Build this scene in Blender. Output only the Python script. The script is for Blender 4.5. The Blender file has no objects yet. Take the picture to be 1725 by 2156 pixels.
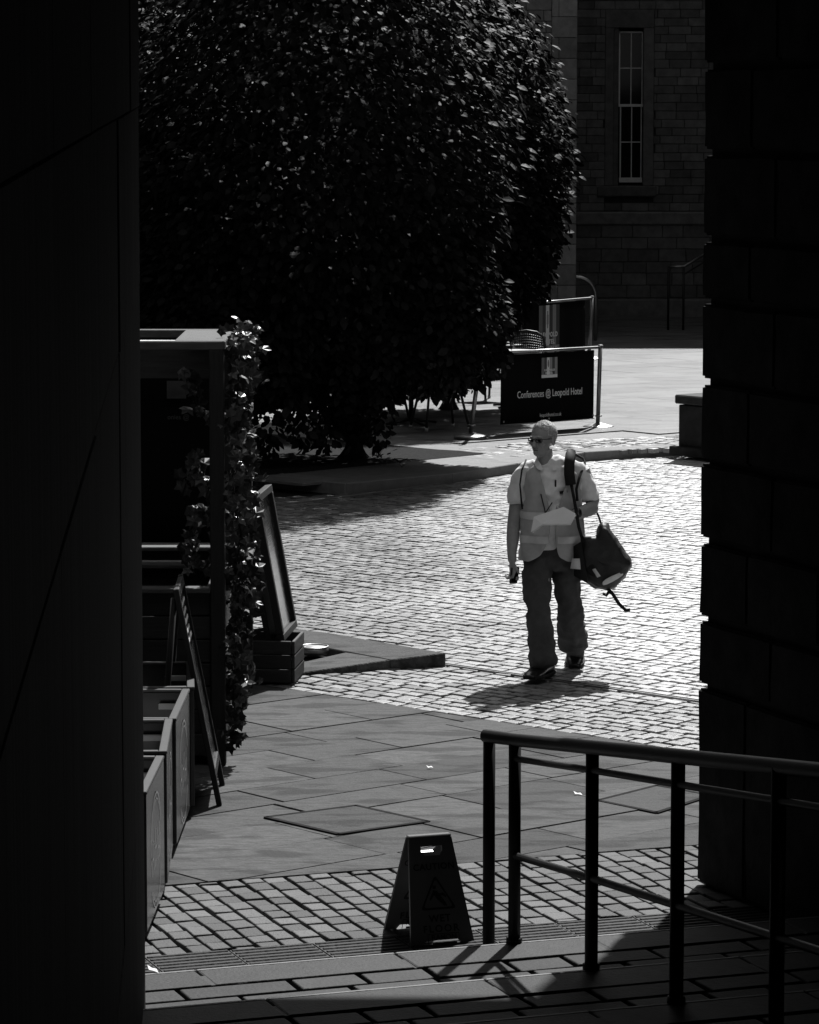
import bpy, bmesh, math, random
import numpy as np
from mathutils import Vector, Matrix, Quaternion, noise

random.seed(7)
rng = np.random.default_rng(7)
sc = bpy.context.scene
col = sc.collection
PI = math.pi
R = math.radians

# ------------------------------------------------------------------ camera
FOC = 7412.0            # focal length in units of a 1725 x 2156 frame
CAM_H = 3.76            # eye height above the square
PITCH = math.atan((1078.0 - 251.5) / FOC)
cd = bpy.data.cameras.new('camera')
cam = bpy.data.objects.new('camera', cd); col.objects.link(cam)
cam.location = (0, 0, CAM_H)
cam.rotation_euler = (PI / 2 - PITCH, 0, 0)
cd.sensor_fit = 'VERTICAL'; cd.sensor_height = 24.0
cd.lens = FOC / 2156.0 * 24.0
cd.clip_start = 0.05; cd.clip_end = 800
sc.camera = cam

# ------------------------------------------------------------------ sky, sun, exposure
SUN_EL, SUN_AZ = R(48), R(16)          # azimuth from +Y towards +X
w = bpy.data.worlds.new('World'); sc.world = w; w.use_nodes = True
nt = w.node_tree; nt.nodes.clear()
sky = nt.nodes.new('ShaderNodeTexSky'); sky.sky_type = 'NISHITA'; sky.sun_disc = False
sky.sun_elevation = SUN_EL; sky.sun_rotation = SUN_AZ
bw = nt.nodes.new('ShaderNodeRGBToBW')                   # the photograph is black and white
bg = nt.nodes.new('ShaderNodeBackground'); bg.inputs['Strength'].default_value = 0.11
wo = nt.nodes.new('ShaderNodeOutputWorld')
nt.links.new(sky.outputs[0], bw.inputs[0]); nt.links.new(bw.outputs[0], bg.inputs[0]); nt.links.new(bg.outputs[0], wo.inputs[0])
sd = bpy.data.lights.new('sun', 'SUN'); sd.energy = 5.0; sd.angle = R(0.9); sd.color = (1, 1, 1)
sun = bpy.data.objects.new('sun', sd); col.objects.link(sun)
SUN = Vector((math.sin(SUN_AZ) * math.cos(SUN_EL), math.cos(SUN_AZ) * math.cos(SUN_EL), math.sin(SUN_EL)))
sun.rotation_euler = (-SUN).to_track_quat('-Z', 'Y').to_euler(); sun.location = (10, 30, 40)
vs = sc.view_settings
vs.view_transform = 'Standard'; vs.look = 'None'; vs.exposure = 0.3; vs.gamma = 1.0; vs.use_curve_mapping = False
sc.cycles.use_denoising = True
sc.cycles.max_bounces = 6

# ------------------------------------------------------------------ picture point -> place
CT, ST = math.cos(PITCH), math.sin(PITCH)
def ray(px, py):
    r = (px - 862.5) / FOC; d = (py - 1078.0) / FOC
    return Vector((r, CT - d * ST, -ST - d * CT))
def G(px, py, z=0.0):
    v = ray(px, py); t = (z - CAM_H) / v.z
    return Vector((v.x * t, v.y * t, z))
def P(px, py, Y):
    v = ray(px, py); t = Y / v.y
    return Vector((v.x * t, Y, CAM_H + v.z * t))

# ------------------------------------------------------------------ materials (all neutral: the picture is black and white)
def mat(name, c, rough=0.8, spec=0.5, var=0.25, scale=6.0, bump=0.0, bscale=40.0, metal=0.0, obj_var=0.0, attr_var=0.0,
        stretch=(1, 1, 1), stain=0.0, stain_scale=1.2, coat=0.0, rvar=0.0, cr=(0.3, 0.7), sr=(0.5, 0.68), rtone=0.0):
    m = bpy.data.materials.new(name); m.use_nodes = True
    t = m.node_tree; t.nodes.clear(); N = t.nodes.new; L = t.links.new
    out = N('ShaderNodeOutputMaterial'); b = N('ShaderNodeBsdfPrincipled'); L(b.outputs[0], out.inputs[0])
    b.inputs['Roughness'].default_value = rough; b.inputs['Specular IOR Level'].default_value = spec
    b.inputs['Metallic'].default_value = metal; b.inputs['Coat Weight'].default_value = coat
    tc = N('ShaderNodeTexCoord'); geo = N('ShaderNodeNewGeometry')
    mp = N('ShaderNodeMapping'); mp.inputs['Scale'].default_value = stretch
    L(geo.outputs['Position'] if obj_var or attr_var else tc.outputs['Object'], mp.inputs[0])
    n1 = N('ShaderNodeTexNoise'); n1.inputs['Scale'].default_value = scale; n1.inputs['Detail'].default_value = 8; n1.inputs['Roughness'].default_value = 0.65
    L(mp.outputs[0], n1.inputs['Vector'])
    mr = N('ShaderNodeMapRange'); mr.inputs['From Min'].default_value = cr[0]; mr.inputs['From Max'].default_value = cr[1]
    mr.inputs['To Min'].default_value = 1 - var; mr.inputs['To Max'].default_value = 1 + var
    L(n1.outputs['Fac'], mr.inputs['Value']); fac = mr.outputs[0]
    def mul(a, bb):
        q = N('ShaderNodeMath'); q.operation = 'MULTIPLY'
        for i, s in enumerate((a, bb)):
            if isinstance(s, (int, float)): q.inputs[i].default_value = s
            else: L(s, q.inputs[i])
        return q.outputs[0]
    if obj_var:
        oi = N('ShaderNodeObjectInfo'); r2 = N('ShaderNodeMapRange')
        r2.inputs['To Min'].default_value = 1 - obj_var; r2.inputs['To Max'].default_value = 1 + obj_var
        L(oi.outputs['Random'], r2.inputs['Value']); fac = mul(fac, r2.outputs[0])
    if attr_var:
        at = N('ShaderNodeAttribute'); at.attribute_name = 'tone'; r3 = N('ShaderNodeMapRange')
        r3.inputs['To Min'].default_value = 1 - attr_var; r3.inputs['To Max'].default_value = 1 + attr_var
        L(at.outputs['Fac'], r3.inputs['Value']); fac = mul(fac, r3.outputs[0])
    if stain:
        n3 = N('ShaderNodeTexNoise'); n3.inputs['Scale'].default_value = stain_scale; n3.inputs['Detail'].default_value = 4
        L(mp.outputs[0], n3.inputs['Vector'])
        r4 = N('ShaderNodeMapRange'); r4.inputs['From Min'].default_value = sr[0]; r4.inputs['From Max'].default_value = sr[1]
        r4.inputs['To Min'].default_value = 1; r4.inputs['To Max'].default_value = 1 - stain
        L(n3.outputs['Fac'], r4.inputs['Value']); fac = mul(fac, r4.outputs[0])
    cc = N('ShaderNodeCombineColor'); v = mul(fac, c)
    for i in range(3): L(v, cc.inputs[i])
    L(cc.outputs[0], b.inputs['Base Color'])
    if rtone:                                   # brighter-toned setts are also smoother, following the painted light falloff
        r6 = N('ShaderNodeMapRange'); r6.inputs['To Min'].default_value = rough + rtone; r6.inputs['To Max'].default_value = rough - rtone * .25
        L(at.outputs['Fac'], r6.inputs['Value']); L(r6.outputs[0], b.inputs['Roughness'])
    if rvar:
        r5 = N('ShaderNodeMapRange'); r5.inputs['From Min'].default_value = 0.3; r5.inputs['From Max'].default_value = 0.7
        r5.inputs['To Min'].default_value = rough - rvar; r5.inputs['To Max'].default_value = rough + rvar
        L(n1.outputs['Fac'], r5.inputs['Value']); L(r5.outputs[0], b.inputs['Roughness'])
    if bump:
        n2 = N('ShaderNodeTexNoise'); n2.inputs['Scale'].default_value = bscale; n2.inputs['Detail'].default_value = 6
        L(mp.outputs[0], n2.inputs['Vector'])
        bp = N('ShaderNodeBump'); bp.inputs['Strength'].default_value = bump; bp.inputs['Distance'].default_value = 0.01
        L(n2.outputs['Fac'], bp.inputs['Height']); L(bp.outputs[0], b.inputs['Normal'])
    return m

M = {}
M['joint'] = mat('joint_sand', 0.018, 0.95, 0.1, 0.3, 20)
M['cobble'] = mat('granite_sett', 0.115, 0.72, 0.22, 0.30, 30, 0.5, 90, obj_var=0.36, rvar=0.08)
M['cobble_mid'] = mat('granite_sett_dimmed', 0.19, 0.5, 0.5, 0.30, 30, 0.5, 90, obj_var=0.34, rvar=0.08)  # nearest field setts, coloured darker to carry on the painted light falloff
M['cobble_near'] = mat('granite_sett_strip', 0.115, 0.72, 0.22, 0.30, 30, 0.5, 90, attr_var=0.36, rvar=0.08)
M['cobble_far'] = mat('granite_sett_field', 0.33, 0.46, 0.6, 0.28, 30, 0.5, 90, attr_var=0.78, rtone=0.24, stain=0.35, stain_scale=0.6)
M['flag_far'] = mat('terrace_flag', 0.10, 0.55, 0.5, 0.35, 5, 0.5, 40, obj_var=0.3, stretch=(1, 2.2, 1), stain=0.45, stain_scale=1.0, rvar=0.14, cr=(.38, .62), sr=(.5, .6))
M['flag'] = mat('sandstone_flag', 0.078, 0.78, 0.15, 0.42, 9, 0.8, 40, obj_var=0.24, stretch=(1, 2.6, 1), stain=0.5, stain_scale=2.2, rvar=0.16, cr=(.38, .62), sr=(.52, .60))
M['step'] = mat('step_stone', 0.025, 0.72, 0.3, 0.35, 14, 0.35, 60, obj_var=0.15, stain=0.3, stain_scale=2.5)
M['paver'] = mat('brown_paver', 0.03, 0.75, 0.3, 0.3, 12, 0.4, 60, obj_var=0.35)
M['kerb'] = mat('kerb_stone', 0.17, 0.65, 0.4, 0.2, 8, 0.25, 70, obj_var=0.1)
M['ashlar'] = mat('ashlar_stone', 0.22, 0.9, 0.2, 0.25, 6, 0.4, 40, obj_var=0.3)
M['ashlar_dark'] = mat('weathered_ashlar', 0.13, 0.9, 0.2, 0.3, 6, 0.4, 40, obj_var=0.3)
M['mass'] = mat('building_stone', 0.04, 0.9, 0.2, 0.2, 2)
M['bounce'] = mat('bounce_slab_stone', 0.26, 0.9, 0.2, 0.2, 3)
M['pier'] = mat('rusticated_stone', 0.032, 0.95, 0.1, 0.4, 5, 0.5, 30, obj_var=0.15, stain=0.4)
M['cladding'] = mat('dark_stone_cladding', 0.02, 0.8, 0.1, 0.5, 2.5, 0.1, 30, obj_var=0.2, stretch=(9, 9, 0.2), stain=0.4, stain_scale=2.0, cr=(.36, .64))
M['steel_black'] = mat('black_painted_steel', 0.012, 0.45, 0.4, 0.2, 12)
M['steel'] = mat('brushed_steel', 0.38, 0.4, 0.5, 0.12, 30, metal=1.0)
M['steel_dull'] = mat('dull_steel', 0.30, 0.45, 0.5, 0.15, 30, metal=1.0)
M['bin_metal'] = mat('painted_sheet_metal', 0.035, 0.22, 0.5, 0.15, 5)
M['bin_rim'] = mat('brushed_rim', 0.08, 0.4, 0.5, 0.12, 30, metal=0.3)
M['soil'] = mat('soil', 0.02, 0.95, 0.1, 0.5, 25, 0.8, 40)
M['grit'] = mat('pale_gravel_fill', 0.36, 0.9, 0.2, 0.4, 60, 0.6, 90)
M['timber'] = mat('stained_timber', 0.022, 0.6, 0.35, 0.4, 4, 0.3, 40, stretch=(14, 14, 1.2), obj_var=0.2)
M['timber_h'] = mat('stained_timber_board', 0.026, 0.6, 0.35, 0.4, 4, 0.3, 40, stretch=(1.2, 14, 14), obj_var=0.25)
M['timber_pale'] = mat('worn_pale_timber', 0.085, 0.7, 0.3, 0.3, 4, 0.3, 40, stretch=(2, 14, 14))
M['board'] = mat('glossy_blackboard', 0.045, 0.16, 0.7, 0.6, 4, 0.05, 9, stretch=(.6, .6, 9), cr=(.4, .6))  # streaky grey colour, as chalk smears, standing in for a reflection
M['frame_black'] = mat('black_frame', 0.012, 0.6, 0.4, 0.2, 10)
M['chalk'] = mat('chalk', 0.75, 0.9, 0.1, 0.2, 20)
M['banner'] = mat('black_banner_vinyl', 0.005, 0.8, 0.12, 0.15, 6)
M['white'] = mat('white_print', 0.92, 0.7, 0.2, 0.05, 6)
M['grey1'] = mat('grey_print', 0.22, 0.7, 0.2, 0.05, 6)
M['grey2'] = mat('mid_grey_print', 0.36, 0.7, 0.2, 0.05, 6)
M['grey3'] = mat('dark_grey_print', 0.09, 0.7, 0.2, 0.05, 6)
M['rattan'] = mat('dark_rattan', 0.03, 0.5, 0.5, 0.3, 60)
M['white_plastic'] = mat('pale_plastic', 0.6, 0.4, 0.5, 0.05, 8)
M['sign_plastic'] = mat('sign_plastic', 0.15, 0.32, 0.5, 0.12, 6)
M['sign_print'] = mat('sign_print', 0.015, 0.4, 0.5, 0.1, 6)
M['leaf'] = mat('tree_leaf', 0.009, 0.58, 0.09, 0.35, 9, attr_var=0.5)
M['ivy'] = mat('ivy_leaf', 0.055, 0.36, 0.4, 0.4, 40, obj_var=0.5)
M['bark'] = mat('bark', 0.03, 0.9, 0.2, 0.4, 8, 0.7, 30, stretch=(3, 3, 0.6))
M['skin'] = mat('skin', 0.34, 0.5, 0.4, 0.12, 30, 0.12, 160)
M['hair'] = mat('grey_hair', 0.42, 0.55, 0.4, 0.6, 90, 0.6, 120, stretch=(1, 1, 0.4))
M['shirt'] = mat('pale_shirt_cotton', 0.88, 0.9, 0.2, 0.10, 14, 0.25, 160)
M['vest'] = mat('hi_vis_fabric', 0.48, 0.8, 0.2, 0.12, 14, 0.2, 160)
M['reflective'] = mat('reflective_tape', 0.66, 0.45, 0.5, 0.08, 30)
M['trouser'] = mat('dark_trouser_cloth', 0.075, 0.9, 0.2, 0.25, 10, 0.35, 180)
M['shoe'] = mat('black_leather', 0.012, 0.30, 0.5, 0.2, 20)
M['bag'] = mat('dark_bag_nylon', 0.025, 0.5, 0.4, 0.3, 9, 0.3, 120)
M['strap'] = mat('black_webbing', 0.010, 0.75, 0.3, 0.2, 60)
M['paper'] = mat('white_paper', 0.96, 0.7, 0.2, 0.04, 10)
M['dark'] = mat('black_plastic', 0.01, 0.3, 0.5, 0.1, 10)
M['window_dark'] = mat('window_glass', 0.006, 0.06, 0.2, 0.1, 3)
M['clear'] = mat('clear_lens', 0.9, 0.02, 0.5, 0.0, 1)
M['clear'].node_tree.nodes['Principled BSDF'].inputs['Transmission Weight'].default_value = 1.0
M['clear'].node_tree.nodes['Principled BSDF'].inputs['IOR'].default_value = 1.08
M['window_white'] = mat('white_window_paint', 0.62, 0.55, 0.4, 0.1, 20)

# ------------------------------------------------------------------ object helpers
def link(o, parent=None):
    col.objects.link(o)
    if parent is not None: o.parent = parent
    return o
def tag(o, label=None, cat=None, group=None, kind=None):
    if label: o['label'] = label
    if cat: o['category'] = cat
    if group: o['group'] = group
    if kind: o['kind'] = kind
    return o
def thing(name, label, cat, loc=(0, 0, 0), rz=0.0, group=None):
    o = bpy.data.objects.new(name, None); o.location = loc; o.rotation_euler = (0, 0, rz); o.empty_display_size = 0.1
    link(o); return tag(o, label, cat, group)
def meshdata(name, verts, faces, m=None, smooth=False):
    me = bpy.data.meshes.new(name); me.from_pydata([tuple(v) for v in verts], [], [tuple(f) for f in faces]); me.update()
    if m: me.materials.append(m)
    if smooth: me.polygons.foreach_set('use_smooth', [True] * len(me.polygons))
    return me
def ob(name, me, parent=None, loc=(0, 0, 0), rot=(0, 0, 0)):
    o = bpy.data.objects.new(name, me); o.location = loc; o.rotation_euler = rot
    return link(o, parent)
def from_bm(name, bm, m=None, smooth=False):
    me = bpy.data.meshes.new(name); bm.normal_update(); bm.to_mesh(me); bm.free()
    if m: me.materials.append(m)
    if smooth: me.polygons.foreach_set('use_smooth', [True] * len(me.polygons))
    return me
def box_me(name, sx, sy, sz, m, bev=0.004, c=(0, 0, 0), seg=1):
    bm = bmesh.new(); bmesh.ops.create_cube(bm, size=1.0)
    bmesh.ops.scale(bm, vec=(sx, sy, sz), verts=bm.verts); bmesh.ops.translate(bm, vec=c, verts=bm.verts)
    if bev > 0: bmesh.ops.bevel(bm, geom=bm.edges[:], offset=bev, segments=seg, affect='EDGES')
    return from_bm(name, bm, m)
def box(name, lo, hi, m, parent=None, bev=0.004, seg=1):
    lo = Vector(lo); hi = Vector(hi); s = hi - lo; c = (hi + lo) / 2
    return ob(name, box_me(name, s.x, s.y, s.z, m, bev, (0, 0, 0), seg), parent, c)
def frame_at(t, ref=Vector((0, 0, 1))):
    t = t.normalized(); a = ref - t * ref.dot(t)
    if a.length < 1e-4: a = Vector((1, 0, 0)) - t * t.x
    a.normalize(); return a, t.cross(a)
def tube_geo(pts, rad, seg=10, ref=Vector((0, 0, 1)), cap=True, V=None, F=None, dome=0.0):
    """rings along pts; rad is r or (ra along ref-ish, rb across) per point"""
    V = [] if V is None else V; F = [] if F is None else F
    base = len(V); n = len(pts); pts = [Vector(p) for p in pts]
    for i, p in enumerate(pts):
        t = (pts[min(i + 1, n - 1)] - pts[max(i - 1, 0)])
        a, b = frame_at(t, ref); r = rad[i] if isinstance(rad, (list, tuple)) and not (len(rad) == 2 and n != 2 and not isinstance(rad[0], (list, tuple))) else rad
        ra, rb = (r, r) if not isinstance(r, (list, tuple)) else r
        for k in range(seg):
            an = 2 * PI * k / seg
            V.append(p + a * (ra * math.cos(an)) + b * (rb * math.sin(an)))
    for i in range(n - 1):
        for k in range(seg):
            k2 = (k + 1) % seg
            F.append((base + i * seg + k, base + i * seg + k2, base + (i + 1) * seg + k2, base + (i + 1) * seg + k))
    if cap:
        for end in (0, n - 1):
            t = (pts[1] - pts[0]) if end == 0 else (pts[-1] - pts[-2]); t.normalize()
            V.append(pts[end] + t * (dome if end else -dome)); ci = len(V) - 1
            for k in range(seg):
                k2 = (k + 1) % seg; A = base + end * seg + k; B = base + end * seg + k2
                F.append((A, ci, B) if end == 0 else (B, ci, A))
    for i, f in enumerate(F): F[i] = tuple(reversed(f)) if False else f
    return V, F
def tube(name, pts, rad, m, parent=None, seg=10, ref=Vector((0, 0, 1)), smooth=True, dome=0.0):
    V, F = tube_geo(pts, rad, seg, ref, True, dome=dome)
    me = meshdata(name, V, F, m, smooth)
    bm = bmesh.new(); bm.from_mesh(me); bmesh.ops.recalc_face_normals(bm, faces=bm.faces); bm.to_mesh(me); bm.free()
    return ob(name, me, parent)
def ellipsoid(V, F, c, r, rot=None, nu=14, nv=9):
    base = len(V); c = Vector(c)
    for j in range(nv + 1):
        th = PI * j / nv
        for i in range(nu):
            ph = 2 * PI * i / nu
            p = Vector((r[0] * math.sin(th) * math.cos(ph), r[1] * math.sin(th) * math.sin(ph), r[2] * math.cos(th)))
            if rot is not None: p = rot @ p
            V.append(c + p)
    for j in range(nv):
        for i in range(nu):
            i2 = (i + 1) % nu
            F.append((base + j * nu + i, base + (j + 1) * nu + i, base + (j + 1) * nu + i2, base + j * nu + i2))
def fuse(name, V, F, m, voxel=0.006, smooth_it=4, parent=None, wrinkle=0.0, wscale=9.0, wfun=None, deci=None):
    """closed overlapping shapes -> one continuous skin"""
    me = meshdata(name + '_src', V, F)
    bm = bmesh.new(); bm.from_mesh(me); bmesh.ops.remove_doubles(bm, verts=bm.verts, dist=1e-6)
    bmesh.ops.recalc_face_normals(bm, faces=bm.faces); bm.to_mesh(me); bm.free()
    o = bpy.data.objects.new(name, me); col.objects.link(o)
    r = o.modifiers.new('r', 'REMESH'); r.mode = 'VOXEL'; r.voxel_size = voxel; r.use_smooth_shade = True
    s = o.modifiers.new('s', 'SMOOTH'); s.iterations = smooth_it; s.factor = 0.5
    bpy.context.view_layer.update()
    dg = bpy.context.evaluated_depsgraph_get()
    nm = bpy.data.meshes.new_from_object(o.evaluated_get(dg), depsgraph=dg)
    o.modifiers.clear(); o.data = nm; nm.name = name
    if wrinkle or wfun:
        nm.update(); ns = [v.normal.copy() for v in nm.vertices]
        for v, nn in zip(nm.vertices, ns):
            d = 0.0
            if wrinkle:
                q = v.co * wscale
                d = wrinkle * (1 - 2.2 * abs(noise.noise(Vector((q.x * 0.9, q.y * 0.9, q.z * 1.35))))) + wrinkle * 0.45 * noise.noise(q * 2.7)
            if wfun: d += wfun(v.co)
            v.co += nn * d
    nm.materials.clear(); nm.materials.append(m)
    nm.polygons.foreach_set('use_smooth', [True] * len(nm.polygons))
    if parent is not None: o.parent = parent
    return o
def text_me(name, s, size, m, depth=0.001, bold=0.0, align='CENTER', spacing=1.0):
    cu = bpy.data.curves.new(name, 'FONT'); cu.body = s; cu.size = size; cu.extrude = depth; cu.offset = bold
    cu.align_x = align; cu.align_y = 'CENTER'; cu.space_character = spacing; cu.resolution_u = 3
    o = bpy.data.objects.new(name, cu); col.objects.link(o)
    bpy.context.view_layer.update(); dg = bpy.context.evaluated_depsgraph_get()
    me = bpy.data.meshes.new_from_object(o.evaluated_get(dg), depsgraph=dg)
    bpy.data.objects.remove(o); bpy.data.curves.remove(cu)
    me.materials.clear(); me.materials.append(m); me.name = name
    return me

# ------------------------------------------------------------------ paving helpers
def clip_poly(poly, planes):
    """convex clip; planes = (point, inward normal) in the plan"""
    for (p0, n) in planes:
        out = []
        for i in range(len(poly)):
            a, b = poly[i], poly[(i + 1) % len(poly)]
            da = (a[0] - p0[0]) * n[0] + (a[1] - p0[1]) * n[1]; db = (b[0] - p0[0]) * n[0] + (b[1] - p0[1]) * n[1]
            if da >= 0: out.append(a)
            if da * db < 0:
                t = da / (da - db); out.append((a[0] + (b[0] - a[0]) * t, a[1] + (b[1] - a[1]) * t))
        poly = out
        if len(poly) < 3: return []
    res = []
    for q in poly:
        if not res or abs(q[0] - res[-1][0]) + abs(q[1] - res[-1][1]) > 1e-3: res.append(q)
    return res if len(res) >= 3 else []
def area(poly):
    return 0.5 * sum(poly[i][0] * poly[(i + 1) % len(poly)][1] - poly[(i + 1) % len(poly)][0] * poly[i][1] for i in range(len(poly)))
def slab_geo(poly, top, thick, edge, V, F, tilt=(0, 0), jig=0.0):
    """a stone with a softened edge; poly counter-clockwise"""
    n = len(poly); cx = sum(p[0] for p in poly) / n; cy = sum(p[1] for p in poly) / n; base = len(V)
    rings = ((0.0, top - thick), (0.0, top - edge), (edge * 0.35, top - edge * 0.3), (edge, top))
    pj = [(p[0] + random.uniform(-jig, jig), p[1] + random.uniform(-jig, jig)) for p in poly]
    for ins, z in rings:
        for p in pj:
            dx, dy = cx - p[0], cy - p[1]; d = math.hypot(dx, dy) or 1; k = min(ins * 1.35 / d, 0.45)
            x, y = p[0] + dx * k, p[1] + dy * k
            V.append((x, y, z + tilt[0] * (x - cx) + tilt[1] * (y - cy)))
    for r in range(3):
        for i in range(n):
            j = (i + 1) % n; F.append((base + r * n + i, base + r * n + j, base + (r + 1) * n + j, base + (r + 1) * n + i))
    F.append(tuple(base + 3 * n + i for i in range(n)))
    return (cx, cy)
def courses(origin, du, dv, urange, vrange, wv, lu, jitter, gap, planes, stagger=True):
    """running-bond stones; courses along du, wv wide; lu = (min,max) length"""
    out = []; v = vrange[0]
    while v < vrange[1]:
        wv_ = wv if not isinstance(wv, tuple) else random.uniform(*wv)
        u = urange[0] - random.uniform(0, lu[1])
        while u < urange[1]:
            L = random.uniform(*lu)
            rect = [(u + gap / 2, v + gap / 2), (u + L - gap / 2, v + gap / 2), (u + L - gap / 2, v + wv_ - gap / 2), (u + gap / 2, v + wv_ - gap / 2)]
            pl = [(origin[0] + a * du[0] + b * dv[0], origin[1] + a * du[1] + b * dv[1]) for a, b in rect]
            if area(pl) < 0: pl.reverse()
            pl = clip_poly(pl, planes)
            if pl and abs(area(pl)) > 0.0025: out.append(pl)
            u += L
        v += wv_
    return out

FRUST = lambda x, y, m=0.6: abs(x) < 0.125 * y + m
RISE = 0.13
PHI = R(20)
U = Vector((math.cos(PHI), math.sin(PHI), 0)); VV = Vector((-math.sin(PHI), math.cos(PHI), 0))
v1 = G(862, 2002, RISE).dot(VV); v2 = G(862, 2074, 2 * RISE).dot(VV); v3 = G(1200, 2130, 3 * RISE).dot(VV)
v_c = G(862, 1968).dot(VV); v_f = G(862, 1826).dot(VV)
bA, bB = G(640, 1455), G(1481, 1586)
BD = (bB - bA).normalized(); BN = Vector((-BD.y, BD.x, 0))          # BN points away from the camera
if BN.y < 0: BN = -BN

# ------------------------------------------------------------------ ground
gm = meshdata('ground', [(-150, -40, -.03), (150, -40, -.03), (150, 260, -.03), (-150, 260, -.03)], [(0, 1, 2, 3)], M['joint'])
tag(ob('ground', gm), kind='structure')

def sheet(name, poly, z, m):
    return tag(ob(name, meshdata(name, [(p[0], p[1], z) for p in poly], [tuple(range(len(poly)))], m)), kind='structure')
def plank_planes(*pl): return [((p.x, p.y), (n.x, n.y)) for p, n in pl]
def pu(u, v): q = U * u + VV * v; return (q.x, q.y)

# near strip of granite setts, courses running up the passage
near_setts = sheet('cobbled_strip', [pu(-1, v_c), pu(12, v_c), pu(12, v_f), pu(-1, v_f)], -.022, M['joint'])
stones = courses((0, 0), VV, U, (v_c, v_f), (1, 10), (0.105, 0.12), (0.135, 0.175), 0, 0.016,
                 plank_planes((VV * v_c, VV), (VV * v_f, -VV)))
def centre(p): return (sum(q[0] for q in p) / len(p), sum(q[1] for q in p) / len(p))
stones = [s for s in stones if FRUST(*centre(s), 0.5)]
# the cobbled square, courses along the drain
def inward_field():
    return plank_planes((bA, BN), (Vector((-7, 0, 0)), Vector((1, 0, 0))), (Vector((7, 0, 0)), Vector((-1, 0, 0))))
edge_pts = [G(300, 1072, 0), G(729, 1040, 0), G(952, 1016, 0), G(1088, 990, 0), G(1230, 968, 0), G(1430, 957, 0), G(1725, 946, 0)]
def y_edge(x):
    for a, b in zip(edge_pts[:-1], edge_pts[1:]):
        if a.x <= x <= b.x: return a.y + (b.y - a.y) * (x - a.x) / (b.x - a.x)
    return edge_pts[0].y if x < edge_pts[0].x else edge_pts[-1].y
o0 = bA
field = courses((o0.x, o0.y), BD, BN, (-16, 10), (0, 20), (0.108, 0.122), (0.13, 0.175), 0, 0.021, inward_field())
field = [s for s in field if FRUST(*centre(s), 0.5) and centre(s)[1] < y_edge(centre(s)[0]) + 0.1]
cob_square = sheet('cobbled_square', [(bA + BD * -16)[:2], (bA + BD * 12)[:2], (8, 45), (-14, 45)], -.024, M['joint'])
def light_falloff(x, y):  # light falloff painted into sett tone, dimmer to the left and near edge
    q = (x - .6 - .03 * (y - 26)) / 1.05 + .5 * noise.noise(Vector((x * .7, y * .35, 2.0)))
    lit_pool = max(0.0, min(1.0, .5 + .5 * q)) * max(0.0, min(1.0, .35 + (y - 21.5) * .16))
    return .72 * lit_pool + .26 * random.random()
def lay_single(s, name, m, parent, top, thick, edge, tilt=0.0, jig=0.0):
    V, F = [], []; c = centre(s)
    slab_geo([(p[0] - c[0], p[1] - c[1]) for p in s], 0, thick, edge, V, F, (random.uniform(-tilt, tilt), random.uniform(-tilt, tilt)), jig)
    return ob(name, meshdata(name, V, F, m), parent, (c[0], c[1], top))
def lay_mass(list_, name, m, parent, thick, edge, tilt, zfun, jig=0.0, tfun=None):
    V, F, tone = [], [], []
    for s in list_:
        n0 = len(V); c = centre(s)
        slab_geo(s, zfun(*c) + random.uniform(-.004, .004), thick, edge, V, F, (random.uniform(-tilt, tilt), random.uniform(-tilt, tilt)), jig)
        tone += [tfun(*c) if tfun else random.random()] * (len(V) - n0)
    me = meshdata(name, V, F, m); a = me.attributes.new('tone', 'FLOAT', 'POINT'); a.data.foreach_set('value', tone)
    return tag(ob(name, me, parent), kind='stuff')
near_sorted = sorted(stones, key=lambda s: centre(s)[1])
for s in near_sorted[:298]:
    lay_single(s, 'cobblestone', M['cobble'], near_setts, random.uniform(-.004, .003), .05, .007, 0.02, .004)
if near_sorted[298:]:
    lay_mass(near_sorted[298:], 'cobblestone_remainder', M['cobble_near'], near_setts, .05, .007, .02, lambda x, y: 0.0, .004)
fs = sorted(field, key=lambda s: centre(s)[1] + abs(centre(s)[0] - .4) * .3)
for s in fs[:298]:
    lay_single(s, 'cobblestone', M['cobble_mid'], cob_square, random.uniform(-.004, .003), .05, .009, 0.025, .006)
lay_mass(fs[298:], 'cobblestone_remainder', M['cobble_far'], cob_square, .05, .009, .025, lambda x, y: 0.0, .007, light_falloff)

# sandstone flags between the two
FA = Vector((math.cos(R(40)), math.sin(R(40)), 0)); FB = Vector((-FA.y, FA.x, 0))
flag_sheet = sheet('flagstone_paving', [pu(-2, v_f), pu(13, v_f), (bA + BD * 8)[:2], (bA + BD * -9)[:2]], -.018, M['joint'])
fl = courses((0, 14), FA, FB, (-12, 16), (-8, 16), (0.40, 0.52), (0.6, 1.25), 0, 0.008,
             plank_planes((VV * (v_f + .02), VV), (bA - BN * .01, -BN), (Vector((-5, 0, 0)), Vector((1, 0, 0))), (Vector((5, 0, 0)), Vector((-1, 0, 0)))))
fl = [s for s in fl if FRUST(*centre(s), 1.2)]
for s in fl: lay_single(s, 'flagstone', M['flag'], flag_sheet, random.uniform(-.003, .003), .05, .004, 0.002)

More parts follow.
